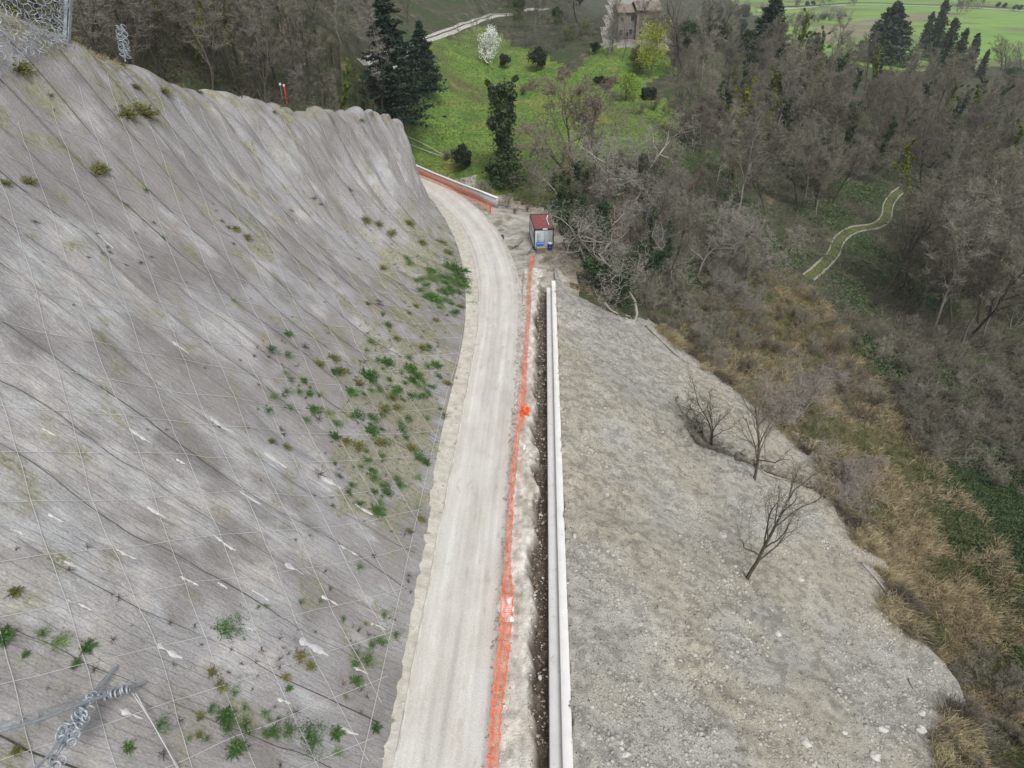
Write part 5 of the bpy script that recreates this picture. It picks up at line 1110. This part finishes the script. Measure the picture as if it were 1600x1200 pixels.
for k, (a_, c_) in enumerate(((440, 138), (446, 140))):
    p = at_t(a_, c_ + 8, slope_px(446, 172)[5] + 10); mp_ = empty('marker_post', (p[0], p[1], float(H(p[0], p[1]))), ['plain pale-capped post among the trees behind the crest', 'red post with white cap among the trees behind the crest'][k], 'post')
    zt = p[2] - mp_.location.z + .9; MB().tube([(0, 0, 0), (0, 0, zt)], .08, 8).build('shaft', M['red'] if k else B_grey, mp_); MB().tube([(0, 0, zt), (0, 0, zt + .2)], .12, 8).build('cap', M['white'], mp_)

# ================================================================== TUFTS ON THE SLOPE
def blades(P, nb, Lb, w_, lean=(0, 0, 0), spread=.5, up=1.):
    n = len(P); b = np.repeat(P, nb, 0) + rng.normal(size=(n * nb, 3)) * np.array([.12, .12, 0]) * (Lb * .9)
    d = rng.normal(size=(n * nb, 3)) * spread + np.array([0, 0, up]) + np.array(lean); d /= np.linalg.norm(d, axis=1, keepdims=True); d[:, 2] = np.abs(d[:, 2])
    l_ = Lb * rng.uniform(.5, 1.2, (n * nb, 1)); m1 = b + d * l_ * .55; d2 = d + np.array([0, 0, -.55]) + np.array(lean) * .6; d2 /= np.linalg.norm(d2, axis=1, keepdims=True)
    return [ribbons(b - d * .05, m1, w_, rng), ribbons(m1, m1 + d2 * l_ * .5, w_ * .8, rng)]

def tuft(name, seed, n, Lb, w_, m, up=.45, leaf=False):
    rg = np.random.default_rng(seed); az = rg.uniform(0, 6.283, n); el = np.abs(rg.normal(up, .35, n)); l_ = Lb * rg.uniform(.45, 1.1, n)
    d = np.stack([np.cos(az) * np.cos(el), np.sin(az) * np.cos(el), np.sin(el)], 1); b0 = rg.normal(size=(n, 3)) * Lb * (.16 if leaf else .04); b0[:, 2] = -.03
    mid = b0 + d * l_[:, None] * .55; end = mid + (d * np.array([1, 1, .3]) + (0, 0, -.15)) * l_[:, None] * .5
    parts = [ribbons(b0, mid, w_, rg), ribbons(mid, end, w_ * .8, rg)]
    if leaf:
        t_ = rg.uniform(.3, 1.05, (n * 3, 1)); i = rg.integers(0, n, n * 3); c = b0[i] + d[i] * l_[i][:, None] * t_ * .95; parts.append(leafquads(c, w_ * 2.2, rg, .3))
    return mesh_np(name, *merge(parts), m)
def dome(name, seed, n, m, w_=.03):
    rg = np.random.default_rng(seed); c = rg.normal(size=(n, 3)); c /= np.linalg.norm(c, axis=1, keepdims=True); c[:, 2] = np.abs(c[:, 2]) * .75; nl = 9; lb = rg.normal(size=(nl, 3)) * (.2, .2, .06); i = rg.integers(0, nl, n)
    c = lb[i] + c * rg.uniform(.08, .30, (n, 1)); c[:, 2] = np.abs(c[:, 2]); st = blades(np.zeros((1, 3)), 26, .42, .012, spread=.8); return mesh_np(name, *merge([leafquads(c, w_, rg, .2)] + st), m)
L_green2 = leaf('tuft_leaf_pale', (.12, .19, .06), .02, .25)
TY = [tuft('yellow_tuft', k, 110, .5, .020, L_yg, .7, True) for k in (4, 5)]
TD = [tuft('dead_tuft', k, 45, .5, .014, L_dead, .5) for k in (6, 7)] + [tuft('dead_tuft', 8, 55, .5, .016, L_straw, .8)]
G_ = [(350, 985, 24), (85, 1002, 20), (66, 992, 14), (5, 1000, 16), (132, 1005, 12), (120, 1035, 7), (118, 1046, 7), (37, 1027, 6), (250, 1130, 15), (355, 1128, 20), (385, 1133, 14), (350, 1118, 14), (365, 1172, 15), (325, 1105, 10), (415, 1113, 9), (455, 1140, 18), (480, 1148, 22), (492, 1160, 18), (525, 1178, 12), (205, 1172, 10), (524, 1148, 12),
      (560, 885, 10), (600, 962, 11), (575, 1032, 14), (600, 1007, 11), (577, 1008, 8), (568, 975, 6), (553, 1065, 10), (535, 1090, 7), (585, 1135, 9), (298, 1155, 7), (322, 1155, 8), (430, 622, 12), (418, 641, 9), (480, 658, 9), (512, 647, 11), (523, 683, 10), (560, 652, 14), (585, 655, 9), (625, 672, 11), (650, 747, 10), (655, 714, 13), (663, 722, 8), (667, 655, 7),
      (602, 763, 12), (582, 745, 8), (590, 800, 12), (596, 785, 10), (585, 768, 6), (560, 728, 6), (548, 759, 8), (530, 746, 7), (523, 725, 6), (515, 789, 5), (657, 797, 5), (670, 615, 9), (672, 605, 8), (695, 650, 8), (688, 640, 6), (423, 544, 11), (449, 552, 9), (451, 524, 8), (573, 587, 14), (580, 598, 10), (590, 562, 10), (573, 550, 7), (640, 575, 10), (650, 590, 11), (640, 560, 9),
      (606, 508, 7), (600, 492, 6), (574, 475, 6), (640, 490, 5), (228, 299, 7), (255, 372, 6), (365, 472, 6), (685, 590, 9), (675, 425, 13), (672, 437, 12), (705, 420, 14), (715, 430, 14), (722, 440, 13), (712, 445, 13), (680, 470, 13), (672, 462, 10), (695, 470, 8), (710, 490, 9), (640, 412, 9), (636, 405, 8), (652, 440, 9), (655, 455, 9), (700, 435, 12), (725, 425, 9), (690, 455, 9), (703, 455, 10), (718, 460, 8), (585, 870, 4), (412, 945, 5), (406, 952, 5), (470, 940, 6), (500, 943, 5), (538, 970, 6), (455, 1075, 6), (428, 175, 5), (565, 190, 5)]
Y_ = [(30, 108, 18), (200, 178, 18), (225, 180, 20), (215, 172, 14), (255, 145, 10), (155, 265, 14), (150, 272, 12), (45, 285, 12), (10, 290, 10), (210, 137, 8), (112, 60, 9), (197, 92, 6), (318, 138, 6), (285, 130, 6), (690, 380, 8), (700, 395, 8), (600, 640, 10), (620, 640, 10), (560, 700, 12), (540, 690, 10), (640, 700, 10), (590, 690, 10), (560, 600, 10), (530, 580, 12), (520, 560, 10), (500, 570, 10), (470, 1030, 12), (480, 1040, 10), (610, 620, 9), (660, 545, 8), (650, 480, 7), (680, 500, 7), (620, 530, 8),
      (600, 420, 7), (590, 350, 9), (610, 365, 8), (570, 345, 8), (385, 370, 9), (370, 360, 8), (20, 930, 12), (330, 1050, 10), (345, 1070, 10), (310, 1120, 8), (370, 1165, 9), (305, 1150, 8), (450, 1060, 8), (20, 1175, 10), (640, 350, 8), (660, 380, 8), (720, 480, 7), (690, 780, 7), (655, 810, 8), (640, 830, 7), (700, 600, 8), (450, 700, 8), (425, 690, 7)]
D_ = [(112, 890, 9), (133, 855, 8), (25, 858, 6), (176, 1003, 8), (267, 980, 5), (300, 973, 6), (313, 1008, 6), (377, 968, 7), (275, 1040, 7), (148, 1048, 9), (62, 985, 9), (258, 1175, 11), (284, 1133, 8), (230, 1105, 6), (362, 1015, 5), (499, 743, 11), (445, 678, 8), (437, 668, 7), (495, 655, 9), (497, 640, 9), (412, 1018, 8), (457, 1110, 9), (517, 920, 6), (460, 845, 5), (485, 835, 5), (475, 540, 10), (440, 615, 9), (590, 475, 8), (590, 470, 7),
      (170, 397, 6), (160, 400, 5), (217, 408, 7), (235, 403, 5), (152, 367, 6), (168, 387, 5), (195, 412, 4), (137, 400, 5), (548, 295, 8), (500, 318, 6), (490, 310, 6), (455, 330, 6), (575, 340, 5), (355, 355, 7), (345, 345, 6), (365, 378, 6), (240, 350, 6), (200, 320, 6), (55, 348, 8), (80, 150, 7), (210, 365, 3), (395, 555, 5), (400, 600, 5), (420, 560, 5), (560, 405, 5), (605, 415, 5), (290, 440, 3), (375, 560, 4), (318, 575, 4), (385, 665, 4), (345, 670, 4), (258, 672, 5), (225, 670, 4), (110, 473, 4), (640, 900, 6), (644, 925, 6), (637, 908, 6), (665, 835, 5), (425, 1105, 5), (488, 985, 5), (555, 985, 6), (535, 1065, 6), (445, 1015, 5)]
TG = [dome('green_tuft', 1, 420, L_green), dome('green_tuft', 2, 380, L_green2), dome('green_tuft', 3, 420, L_green), tuft('green_tuft', 4, 110, .5, .026, L_green, .55, True)]
NTUFT = 0
def tuft_at(px_, py_, rpx, tl, label, group, cat='plant'):
    global NTUFT
    u_, v_, p, n_, d, t_ = slope_px(px_, py_)
    if d > 14: return
    r_ = rpx / 1109 * t_; o = link('low_bush' if tl is TG else ('grass_bush' if tl is TY else 'dead_shrub'), random.choice(tl)); o.location = p + n_ * .0
    q = Vector(n_ * .6 + np.array([0, 0, .55])).to_track_quat('Z', 'Y'); o.rotation_mode = 'QUATERNION'; o.rotation_quaternion = q @ Matrix.Rotation(random.random() * 6.28, 3, 'Z').to_quaternion()
    s_ = r_ / .5 * 1.28; o.scale = (s_, s_, s_ * .85); tag(o, label, cat, group); NTUFT += 1
SL = [(80, 1000, 'in the lower left near the brake ring cable'), (350, 985, 'right of the brake ring cable'), (360, 1130, 'at the bottom of the slope'), (490, 1150, 'just left of the road at the bottom'), (590, 1000, 'beside the lower road shoulder'), (600, 780, 'beside the middle road shoulder'), (440, 630, 'at the left edge of the plant patch'),
      (600, 650, 'inside the straw-coloured patch'), (590, 560, 'above the straw-coloured patch'), (670, 420, 'on the upper left of the dense green patch'), (715, 425, 'on the road side of the dense green patch'), (690, 450, 'in the middle of the dense green patch'), (665, 470, 'at the lower left of the dense green patch'), (705, 490, 'at the lower end of the dense green patch'), (640, 405, 'just above the dense green patch'), (560, 610, 'at the left of the straw patch'), (640, 620, 'at the right of the straw patch'), (620, 700, 'at the lower straw patch'), (500, 590, 'above the left plant cluster'), (150, 380, 'left of the netting middle'), (600, 350, 'on the steep upper face'), (200, 400, 'on the bare upper left face'), (200, 180, 'below the rock crest'), (30, 110, 'beside the ring net barrier'), (120, 870, 'on the bare grey middle face'), (470, 900, 'on the lower face near the shoulder'), (380, 360, 'in the middle of the upper face')]
def sl_lab(kind, a_, c_, r_):
    return f"{'large' if r_ > 13 else ('small' if r_ < 8 else 'medium')} {kind} {min(SL, key=lambda l: (l[0] - a_) ** 2 + (l[1] - c_) ** 2)[2]}"
_r = random.Random(12)
for cx_, cy_, rx_, ry_, n_ in ((692, 440, 34, 42, 34), (600, 640, 70, 90, 34), (650, 580, 45, 60, 16), (480, 620, 60, 50, 12), (590, 770, 40, 45, 10), (570, 1020, 30, 60, 6), (380, 1125, 90, 40, 10)):
    for _k in range(n_): G_.append((cx_ + _r.gauss(0, .55) * rx_, cy_ + _r.gauss(0, .55) * ry_, _r.uniform(5, 11)))
for lst, tl, kd, gp_ in ((G_, TG, 'leafy green tuft', 'green tufts on the rock slope'), (Y_, TY, 'yellowish grassy tuft', 'yellowish tufts on the rock slope'), (D_, TD[:2], 'dark withered tuft', 'withered tufts on the rock slope')):
    for a_, c_, r_ in lst: tuft_at(a_, c_, r_, tl, sl_lab(kd, a_, c_, r_), gp_)
# ================================================================== UNCOUNTABLE COVER
def to_mesh_stuff(name, parts, m, label=None):
    o = link(name, mesh_np(name, *merge(parts), m)); return tag(o, label, kind='stuff')
def px_scatter(poly, n, surf=None, dens=None):
    xs = [p[0] for p in poly]; yy = [p[1] for p in poly]; a_ = rng.uniform(min(xs), max(xs), n * 4); c_ = rng.uniform(min(yy), max(yy), n * 4); k = in_poly(a_, c_, poly); a_, c_ = a_[k][:n], c_[k][:n]
    return hit(a_, c_, surf), a_, c_
def off_emb(P): return P[(E(P[:, 0], P[:, 1]) < P[:, 2] - .3) | (P[:, 0] > np.interp(P[:, 1], ya, xb) - 1.5)]
bankpx = [(1060, 490), (1130, 430), (1250, 435), (1330, 520), (1400, 640), (1480, 740), (1560, 850), (1620, 1000), (1640, 1190), (1500, 1190), (1450, 1060), (1380, 950), (1300, 810), (1230, 700), (1130, 610), (1060, 555)]
P, a_, c_ = px_scatter(bankpx, 8000); P[:, 2] = np.minimum(P[:, 2], 1e9); P = off_emb(P); sel = fbm(P[:, 0] / 3, P[:, 1] / 3, 201, 3) > -.06; L_tan = leaf('dry_grass', (.33, .275, .165), .01, .1, .55); L_gg = leaf('bank_grass', (.165, .17, .075), .01, .1, .4)
to_mesh_stuff('dry_grass', blades(P[sel] + np.stack([0 * P[sel][:, 0], 0 * P[sel][:, 0], np.clip(fbm(P[sel][:, 0] / 2.2, P[sel][:, 1] / 2.2, 311, 3), -.1, 1) * 1.1], 1), 9, 1.25, .019, (.3, -.1, 0), .6), L_tan, 'long tan dry grass on the bank'); to_mesh_stuff('bank_grass', blades(P[~sel], 8, .9, .018, (.3, -.1, 0)), L_gg, 'olive green grass on the bank')
P, a_, c_ = px_scatter([(1430, 730), (1500, 720), (1640, 760), (1640, 1120), (1590, 1080), (1530, 920), (1470, 820)], 5000); q = np.repeat(P, 10, 0) + rng.normal(size=(len(P) * 10, 3)) * (.35, .35, .16) + (0, 0, .22)
to_mesh_stuff('ivy_cover', [leafquads(q, .095, rng, .3)], leaf('ivy_bank_leaf', (.06, .09, .035), .02, .2, .6), 'dense dark green ground cover on the lower right bank')
woodpx = [(1045, 150), (1210, 80), (1400, 125), (1640, 150), (1640, 760), (1480, 730), (1400, 640), (1330, 520), (1250, 430), (1130, 430), (1060, 480), (960, 440), (890, 400), (860, 330), (1000, 270)]
P, a_, c_ = px_scatter(woodpx, 6500); keep = np.array([not near_track(p, 2.6) for p in P]); P = off_emb(P[keep]); hsc = np.clip(np.linalg.norm(P - CO, axis=1) / 120, .7, 2)
g1 = fbm(P[:, 0] / 7, P[:, 1] / 9, 203, 3) + .25 * in_poly(pix(P)[0], pix(P)[1], [(1060, 230), (1230, 250), (1420, 260), (1420, 330), (1300, 400), (1240, 430), (1100, 380)])
Pg = P[g1 > -.03]; q = np.repeat(Pg, 17, 0); q = q + rng.normal(size=q.shape) * (.9, .9, .3) + (0, 0, .5)
to_mesh_stuff('undergrowth_ivy', [leafquads(q, .19, rng, .3)], leaf('undergrowth_leaf', (.07, .115, .05), .02, .1, .55), 'dark green ivy and bramble undergrowth below the trees')
Pt = P[g1 < .1]; to_mesh_stuff('undergrowth_twigs', blades(Pt, 10, 1.9, .021, (.25, -.1, 0), .55), leaf('brush_twig', (.162, .148, .112), .01, .1, .35), 'leafless brown brushwood filling the gaps between the trees')
P, a_, c_ = px_scatter([(100, -40), (620, -40), (600, 170), (420, 170), (240, 125), (110, 60)], 2400); P = P[np.linalg.norm(P - CO, axis=1) > 50]; to_mesh_stuff('hillside_brush', blades(P, 9, 1.8, .022, (0, 0, 0), .5), bark('brush2', (.10, .088, .07)), 'dark brushwood under the trees behind the crest')
q = np.repeat(P[::4], 14, 0); q = q + rng.normal(size=q.shape) * (1, 1, .4) + (0, 0, .5); to_mesh_stuff('hillside_ivy', [leafquads(q, .16, rng, .3)], leaf('hill_leaf', (.06, .07, .03), .01, .1, .5), 'green undergrowth behind the crest')
P, a_, c_ = px_scatter([(700, -40), (1200, -40), (1200, 80), (1060, 100), (1050, 60), (930, 60), (850, 90), (780, 60)], 1500); to_mesh_stuff('far_brush', blades(P, 12, 2.4, .03, (0, 0, 0), .6), bark('brush3', (.13, .12, .10)), 'brown brushwood around the house')
# tall grass and scrub hanging over the foot of the embankment
n = 3600; yy = rng.uniform(12, 72, n); d_ = rng.random(n) ** 1.6 * 2.6 * (1 + fbm(yy / 3, 0 * yy, 331, 3)); xx = np.interp(yy, ya, xb) - .65 - d_; zz = E(xx, yy); k = (zz > -100) & (fbm(yy / 4, 0 * yy + 3, 333, 3) > -.22 - .1 * (yy > 50)); P = np.stack([xx, yy, zz], 1)[k]
sg = fbm(P[:, 0] / 2, P[:, 1] / 2, 335, 3) > -.1
to_mesh_stuff('edge_grass', blades(P[sg], 9, 1.05, .019, (.25, -.15, 0), .6), L_tan, 'straw-coloured grass overhanging the foot of the embankment'); to_mesh_stuff('edge_brush', blades(P[~sg], 9, 1.2, .014, (.1, -.1, 0), .7), bark('edge_twig', (.14, .12, .09)), 'brown brushwood at the foot of the embankment')
# meadow
P, a_, c_ = px_scatter([(625, 255), (760, 295), (860, 290), (870, 240), (1040, 250), (1040, 150), (960, 110), (900, 90), (800, 70), (760, 45), (660, 75)], 10000)
P = P[in_poly(P[:, 0] + fbm(P[:, 0] / 9, P[:, 1] / 9, 51, 3) * 5, P[:, 1], MEADOW)]
to_mesh_stuff('meadow_tufts', blades(P, 3, .36, .034, (0, 0, 0), .6), mat('meadow_blades', [(.3, (.055, .10, .015)), (.5, (.10, .155, .025)), (.7, (.20, .22, .04))], .1, detail=5, rough=.8), 'green and yellow tufts of meadow grass')
P, a_, c_ = px_scatter([(650, 262), (720, 282), (790, 305), (850, 320), (880, 380), (920, 420), (940, 470), (870, 440), (850, 400), (862, 345), (800, 325), (730, 290)], 1500); P = off_emb(P)
to_mesh_stuff('rough_grass', blades(P, 8, .5, .016, (0, 0, 0), .6), L_straw, 'withered rough grass around the cabin and barrier')
# small herbs too many to count
hz = [(430, 500, 60, 40), (500, 640, 90, 70), (600, 650, 90, 130), (660, 480, 60, 80), (690, 430, 40, 50), (620, 800, 60, 60), (600, 340, 50, 50), (370, 360, 40, 50), (560, 1000, 60, 120), (350, 1080, 200, 90), (130, 1000, 120, 60), (590, 560, 80, 70), (650, 620, 50, 120), (600, 700, 70, 90)]
HV = [[], [], []]; HT = []
for tm_ in (TG[0], TG[1], TD[0]):
    v = np.zeros(len(tm_.vertices) * 3, np.float32); tm_.vertices.foreach_get('co', v); v = v.reshape(-1, 4, 3); HT.append(v[np.random.default_rng(3).permutation(len(v))[:46]])
pxa, pya = pix(SG)[:2]; dens = sum(np.exp(-(((pxa - a) / c) ** 2 + ((pya - b) / d) ** 2)) for a, b, c, d in hz) * (Vg > .02) * (Vg < .98) * (fbm(Ug / 1.6, S_ / 1.6, 401, 4) > .02)
dens = dens * (pix(SG)[2] / 40) ** -1.5
ii = rng.choice(dens.size, 1500, p=(dens / dens.sum()).ravel()); i2 = rng.choice(dens.size, 420, p=(lambda q: (q / q.sum()).ravel())(np.exp(-(((pxa - 692) / 34) ** 2 + ((pya - 440) / 42) ** 2)) * (Vg > .02) * (Vg < .9))); ii = np.r_[ii, i2]
PP = SG.reshape(-1, 3)[ii] + rng.normal(size=(1920, 3)) * (.1, .1, 0); NN = SN.reshape(-1, 3)[ii]
bnd = blob(690, 440, 60, 80).ravel()[ii]
for p, n_, bb_ in zip(PP, NN, bnd):
    k = 1 if rng.random() < bb_ * 1.4 else rng.choice(3, p=(.38, .3, .32)); v = HT[k]; an = rng.uniform(0, 6.28); s_ = rng.uniform(.22, .62) * (1 + 1.0 * bb_); c, d = math.cos(an) * s_, math.sin(an) * s_
    X = np.stack([v[..., 0] * c - v[..., 1] * d, v[..., 0] * d + v[..., 1] * c, v[..., 2] * s_ * 1.0], -1); HV[k].append(X + p + n_ * .01)
for k, (nm, m_, lb) in enumerate((('slope_herbs', L_green, 'small green herbs scattered through the netting'), ('slope_herbs', L_green2, 'pale green herbs scattered through the netting'), ('slope_weeds', L_dead, 'small withered weeds scattered through the netting'))):
    V = np.concatenate(HV[k]).reshape(-1, 3); to_mesh_stuff(nm, [(V, np.arange(len(V)).reshape(-1, 4))], m_, lb)
# dry plants over the slope
mk = dry * (Vg > .01) * (Vg < 1.03); w1 = (mk * (pix(SG)[2] / 40) ** -1).ravel(); w1 = np.clip(w1, 0, None) ** 1.6; ii = rng.choice(len(w1), 11000, p=w1 / w1.sum()); Pn = SG.reshape(-1, 3)[ii] + rng.normal(size=(11000, 3)) * .08
sel = fbm(Ug.ravel()[ii] / 2, S_.ravel()[ii] / 2, 205) > .08
to_mesh_stuff('slope_straw', blades(Pn[~sel], 5, .30, .016, (.1, 0, -.1), .6), L_straw, 'sparse straw growing through the netting'); to_mesh_stuff('slope_moss', blades(Pn[sel], 5, .2, .016, (.1, 0, -.1), .6), leaf('slope_green', (.10, .14, .045), .01, .1), 'sparse green sprigs growing through the netting')
pc_ = rng.uniform(0, 1, (3000, 2)); uu = 30 + pc_[:, 0] * 52; vv = .97 + pc_[:, 1] * .2; Pn, _ = slope_at(uu, vv); to_mesh_stuff('crest_grass', blades(Pn, 6, .35, .012, (0, 0, 0), .6), L_straw, 'dry grass fringe along the crest')
# rubble on the embankment
def rocks(P, r_):
    n = len(P); base = np.array([(1, 0, 0), (-1, 0, 0), (0, 1, 0), (0, -1, 0), (0, 0, 1), (0, 0, -1), (.6, .6, .5), (-.6, .6, .4), (.6, -.6, .45), (-.6, -.6, .5)], float)
    f = np.array([(0, 6, 8), (6, 4, 8), (6, 2, 7), (6, 7, 4), (7, 1, 9), (7, 9, 4), (9, 3, 8), (9, 8, 4), (0, 2, 6), (2, 1, 7), (1, 3, 9), (3, 0, 8), (0, 5, 2), (2, 5, 1), (1, 5, 3), (3, 5, 0)])
    s_ = r_[:, None, None] * rng.uniform(.55, 1.25, (n, 1, 3)) * (1, 1, .75); V = base[None] * s_ * rng.uniform(.75, 1.25, (n, 10, 1)); a = rng.uniform(0, 6.28, n); c, d = np.cos(a)[:, None], np.sin(a)[:, None]
    X = V[..., 0] * c - V[..., 1] * d; Y = V[..., 0] * d + V[..., 1] * c; V = np.stack([X, Y, V[..., 2]], -1) + P[:, None]; return V.reshape(-1, 3), (np.arange(n)[:, None, None] * 10 + f[None]).reshape(-1, 3)
n = 24000; yy = rng.uniform(-5, 80, n) ; yy = np.where(rng.random(n) < .6, rng.uniform(5, 45, n), yy); bx_ = rng.random(n); xx = np.interp(yy, ya, xa) + (np.interp(yy, ya, xb) - np.interp(yy, ya, xa) - 1) * bx_ ** 1.1
dn = fbm(xx / 4, yy / 3, 207, 4) + .45 * rng.random(n) + .2 * (bx_ > .75); k = dn > .34; xx, yy = xx[k], yy[k]; zz = E(xx, yy); k = zz > -100; P = np.stack([xx, yy, zz], 1)[k]
r_ = .045 + .10 * rng.random(len(P)) ** 2.2 + .13 * (rng.random(len(P)) > .985) * rng.random(len(P))
o = link('rubble', mesh_np('rubble', *rocks(P, r_), mat('marl_stone', [(.3, (.24, .225, .20)), (.5, (.38, .36, .32)), (.7, (.52, .5, .46))], .7, detail=3, fine=.2, fscale=20))); tag(o, 'loose marl clods and stones on the embankment', kind='stuff')
n = 5000; xx = np.r_[rng.uniform(-1.9, -1.3, n // 2), rng.uniform(-1.2, .9, n - n // 2)]; xx = np.where(rng.random(n) < .35, rng.uniform(.0, .95, n), xx); yy = rng.uniform(0, 74, n); P = np.stack([xx, yy, zr(yy) + .05 - np.where(xx > .1, .9 * (xx > .3), 0)], 1)
o = link('trench_gravel', mesh_np('trench_gravel', *rocks(P, .02 + .07 * rng.random(n) ** 4 + .16 * (rng.random(n) > .97) * rng.random(n)), mat('pale_stone', [(.35, (.20, .17, .135)), (.5, (.36, .32, .27)), (.62, (.56, .53, .48))], 1.2, fine=.2, fscale=20))); tag(o, 'pale stones scattered along verge and trench', kind='stuff')
n = 2500; s = rng.uniform(20, rc_d[-1] - 40, n); pc, nr = road_frame(s); oo = np.where(rng.random(n) < .5, -2.5 - rng.random(n) * .7, 2.0 + rng.random(n) * .4); P = np.zeros((n, 3)); P[:, :2] = pc + nr * oo[:, None]; P[:, 2] = zr(P[:, 1]) + .05
o = link('road_gravel', mesh_np('road_gravel', *rocks(P, .018 + .035 * rng.random(n) ** 3), mat('road_stone', two((.4, .375, .33), .25), 2, fine=.2, fscale=20))); tag(o, 'small stones along both road edges', kind='stuff')
n = 900; xx = rng.uniform(14, 27, n); yy = 50.6 + rng.normal(size=n) * .7; P = np.stack([xx, yy, E(xx, yy)], 1); to_mesh_stuff('ledge_debris', blades(P, 6, .45, .014, (.3, -.3, 0), .8), bark('debris', (.11, .095, .07)), 'dark roots and dead twigs along the old ledge of the embankment')
# individually visible stones, logs
ST = [(1257, 1160, 10), (1365, 1183, 9), (1435, 1140, 9), (1439, 1115, 7), (1377, 1140, 8), (976, 1180, 8), (970, 1162, 5), (971, 1170, 4), (1215, 992, 5), (898, 838, 4), (1023, 1005, 5), (1320, 1145, 6), (1200 + 50, 910 - 5, 5), (925, 1105, 4), (1130, 838, 5), (948, 774, 4)]
rocklab = ['near the bottom edge below the small leaning tree', 'pale and low in the bottom right', 'at the bottom right beside the brambles', 'just above the bottom right brambles', 'between the two bottom right stones', 'flat one near the bottom beside the wall', 'above the flat one by the wall', 'smallest of the three stacked by the wall', 'on the brown middle of the embankment', 'beside the wall at mid height', 'on the lower embankment near the wall', 'half buried in the lower right rubble', 'near the small leaning tree', 'by the wall near the bottom', 'in the middle of the embankment', 'on the upper embankment beside the wall']
mst = mat('embankment_stone', two((.52, .50, .46), .12), 5, bump=.01, fine=.12)
for (a_, c_, rp), lb in zip(ST, rocklab):
    p = hitE(a_, c_); r_ = rp / FPX * pix(p)[2]; o = thing_mesh(blobmesh(r_, int(a_), 12, (rng.uniform(.8, 1.2), rng.uniform(.7, 1), rng.uniform(.6, .8))), 'stone', mst, tuple(p), 'grey stone ' + lb, 'stone', smooth=True)
LG = [([(945, 475), (958, 488), (985, 496)], .14, 'pale curved log at the upper rim of the embankment'), ([(1010, 510), (1035, 535), (1060, 558), (1078, 570)], .16, 'long pale fallen trunk along the embankment rim'), ([(905, 433), (918, 440), (928, 452), (932, 462)], .10, 'crooked root sticking out below the cabin'),
      ([(1345, 880), (1368, 905), (1388, 930), (1420, 958)], .13, 'forked driftwood log along the dry grass edge'), ([(1420, 1062), (1426, 1075), (1436, 1085)], .10, 'short pale broken branch above the brambles'), ([(955, 1098), (985, 1112), (1010, 1128)], .04, 'thin straight stick on the lower embankment'), ([(955, 765), (965, 772), (973, 777)], .03, 'thin stick on the upper embankment near the wall'),
      ([(1180, 725), (1195, 740), (1225, 750), (1240, 752)], .09, 'bent root lying on the old ledge under the thin tree'), ([(1108, 583), (1130, 578), (1145, 590)], .07, 'white dead branch above the pale scree')]
for pl, r_, lb in LG:
    P = hit(*zip(*pl), HE); P[:, 2] += r_ * .8; c = P.mean(0); n_ = (len(P) - 1) * 5 + 1; thing_mesh(MB().tube(catmull(P - c, 5), list(np.linspace(r_, r_ * .45, n_)), 7), 'driftwood', B_pale, tuple(c), lb, 'log', smooth=True)

# ---- look-alikes: say which is nearer, and let the rest share a group
from collections import defaultdict
by = defaultdict(list)
for o in bpy.data.objects:
    if o.parent is None and o.get('label') and o.get('category'): by[o['label']].append(o)
for lb, os_ in by.items():
    if len(os_) < 2: continue
    if lb.startswith(('slim dark conifer at', 'thin bare sapling', 'bare tree standing on', 'small leafless', 'small dark bush')):
        os_.sort(key=lambda o: pix(np.array(o.location))[0])
        nm = {2: ['left', 'right'], 3: ['leftmost', 'middle', 'rightmost']}.get(len(os_)) or (['leftmost', 'second from left', 'third from left', 'fourth from left', 'fifth from left', 'sixth from left', 'seventh from left'][:len(os_) - 1] + ['rightmost'])
        for o, w_ in zip(os_, nm): o['label'] = w_ + ' ' + lb
        continue
    os_.sort(key=lambda o: (o.location - cam.location).length); n_o = len(os_)
    if n_o > 9:
        for o in os_: o['group'] = os_[0].get('group', 'look-alikes')
        continue
    tags = {2: ['nearer', 'farther'], 3: ['nearest', 'middle', 'farthest']}.get(len(os_)) or ['nearest', 'second nearest'] + ['third nearest'] * (len(os_) - 4 if len(os_) > 4 else 0) + ['next to farthest', 'farthest']
    if len(os_) > 4: tags = ['nearest', 'second nearest', 'third nearest', 'fourth nearest', 'fifth nearest', 'sixth nearest', 'seventh nearest', 'eighth nearest'][:len(os_) - 1]; tags = tags + ['farthest'] * (len(os_) - len(tags))
    for o, w_ in zip(os_, tags): o['label'] = w_ + ' ' + lb; o['group'] = os_[0].get('group', 'look-alikes')
# ---- air
hzm = bpy.data.materials.new('air'); hzm.use_nodes = True; hn = hzm.node_tree.nodes; hn.remove(hn['Principled BSDF']); pv = hn.new('ShaderNodeVolumePrincipled')
pv.inputs['Density'].default_value = .00013; pv.inputs['Color'].default_value = (.86, .92, 1, 1); hzm.node_tree.links.new(pv.outputs[0], hn['Material Output'].inputs['Volume'])
tag(MB().box((0, 1400, 0), (7000, 4400, 300)).build('haze', hzm), kind='stuff')
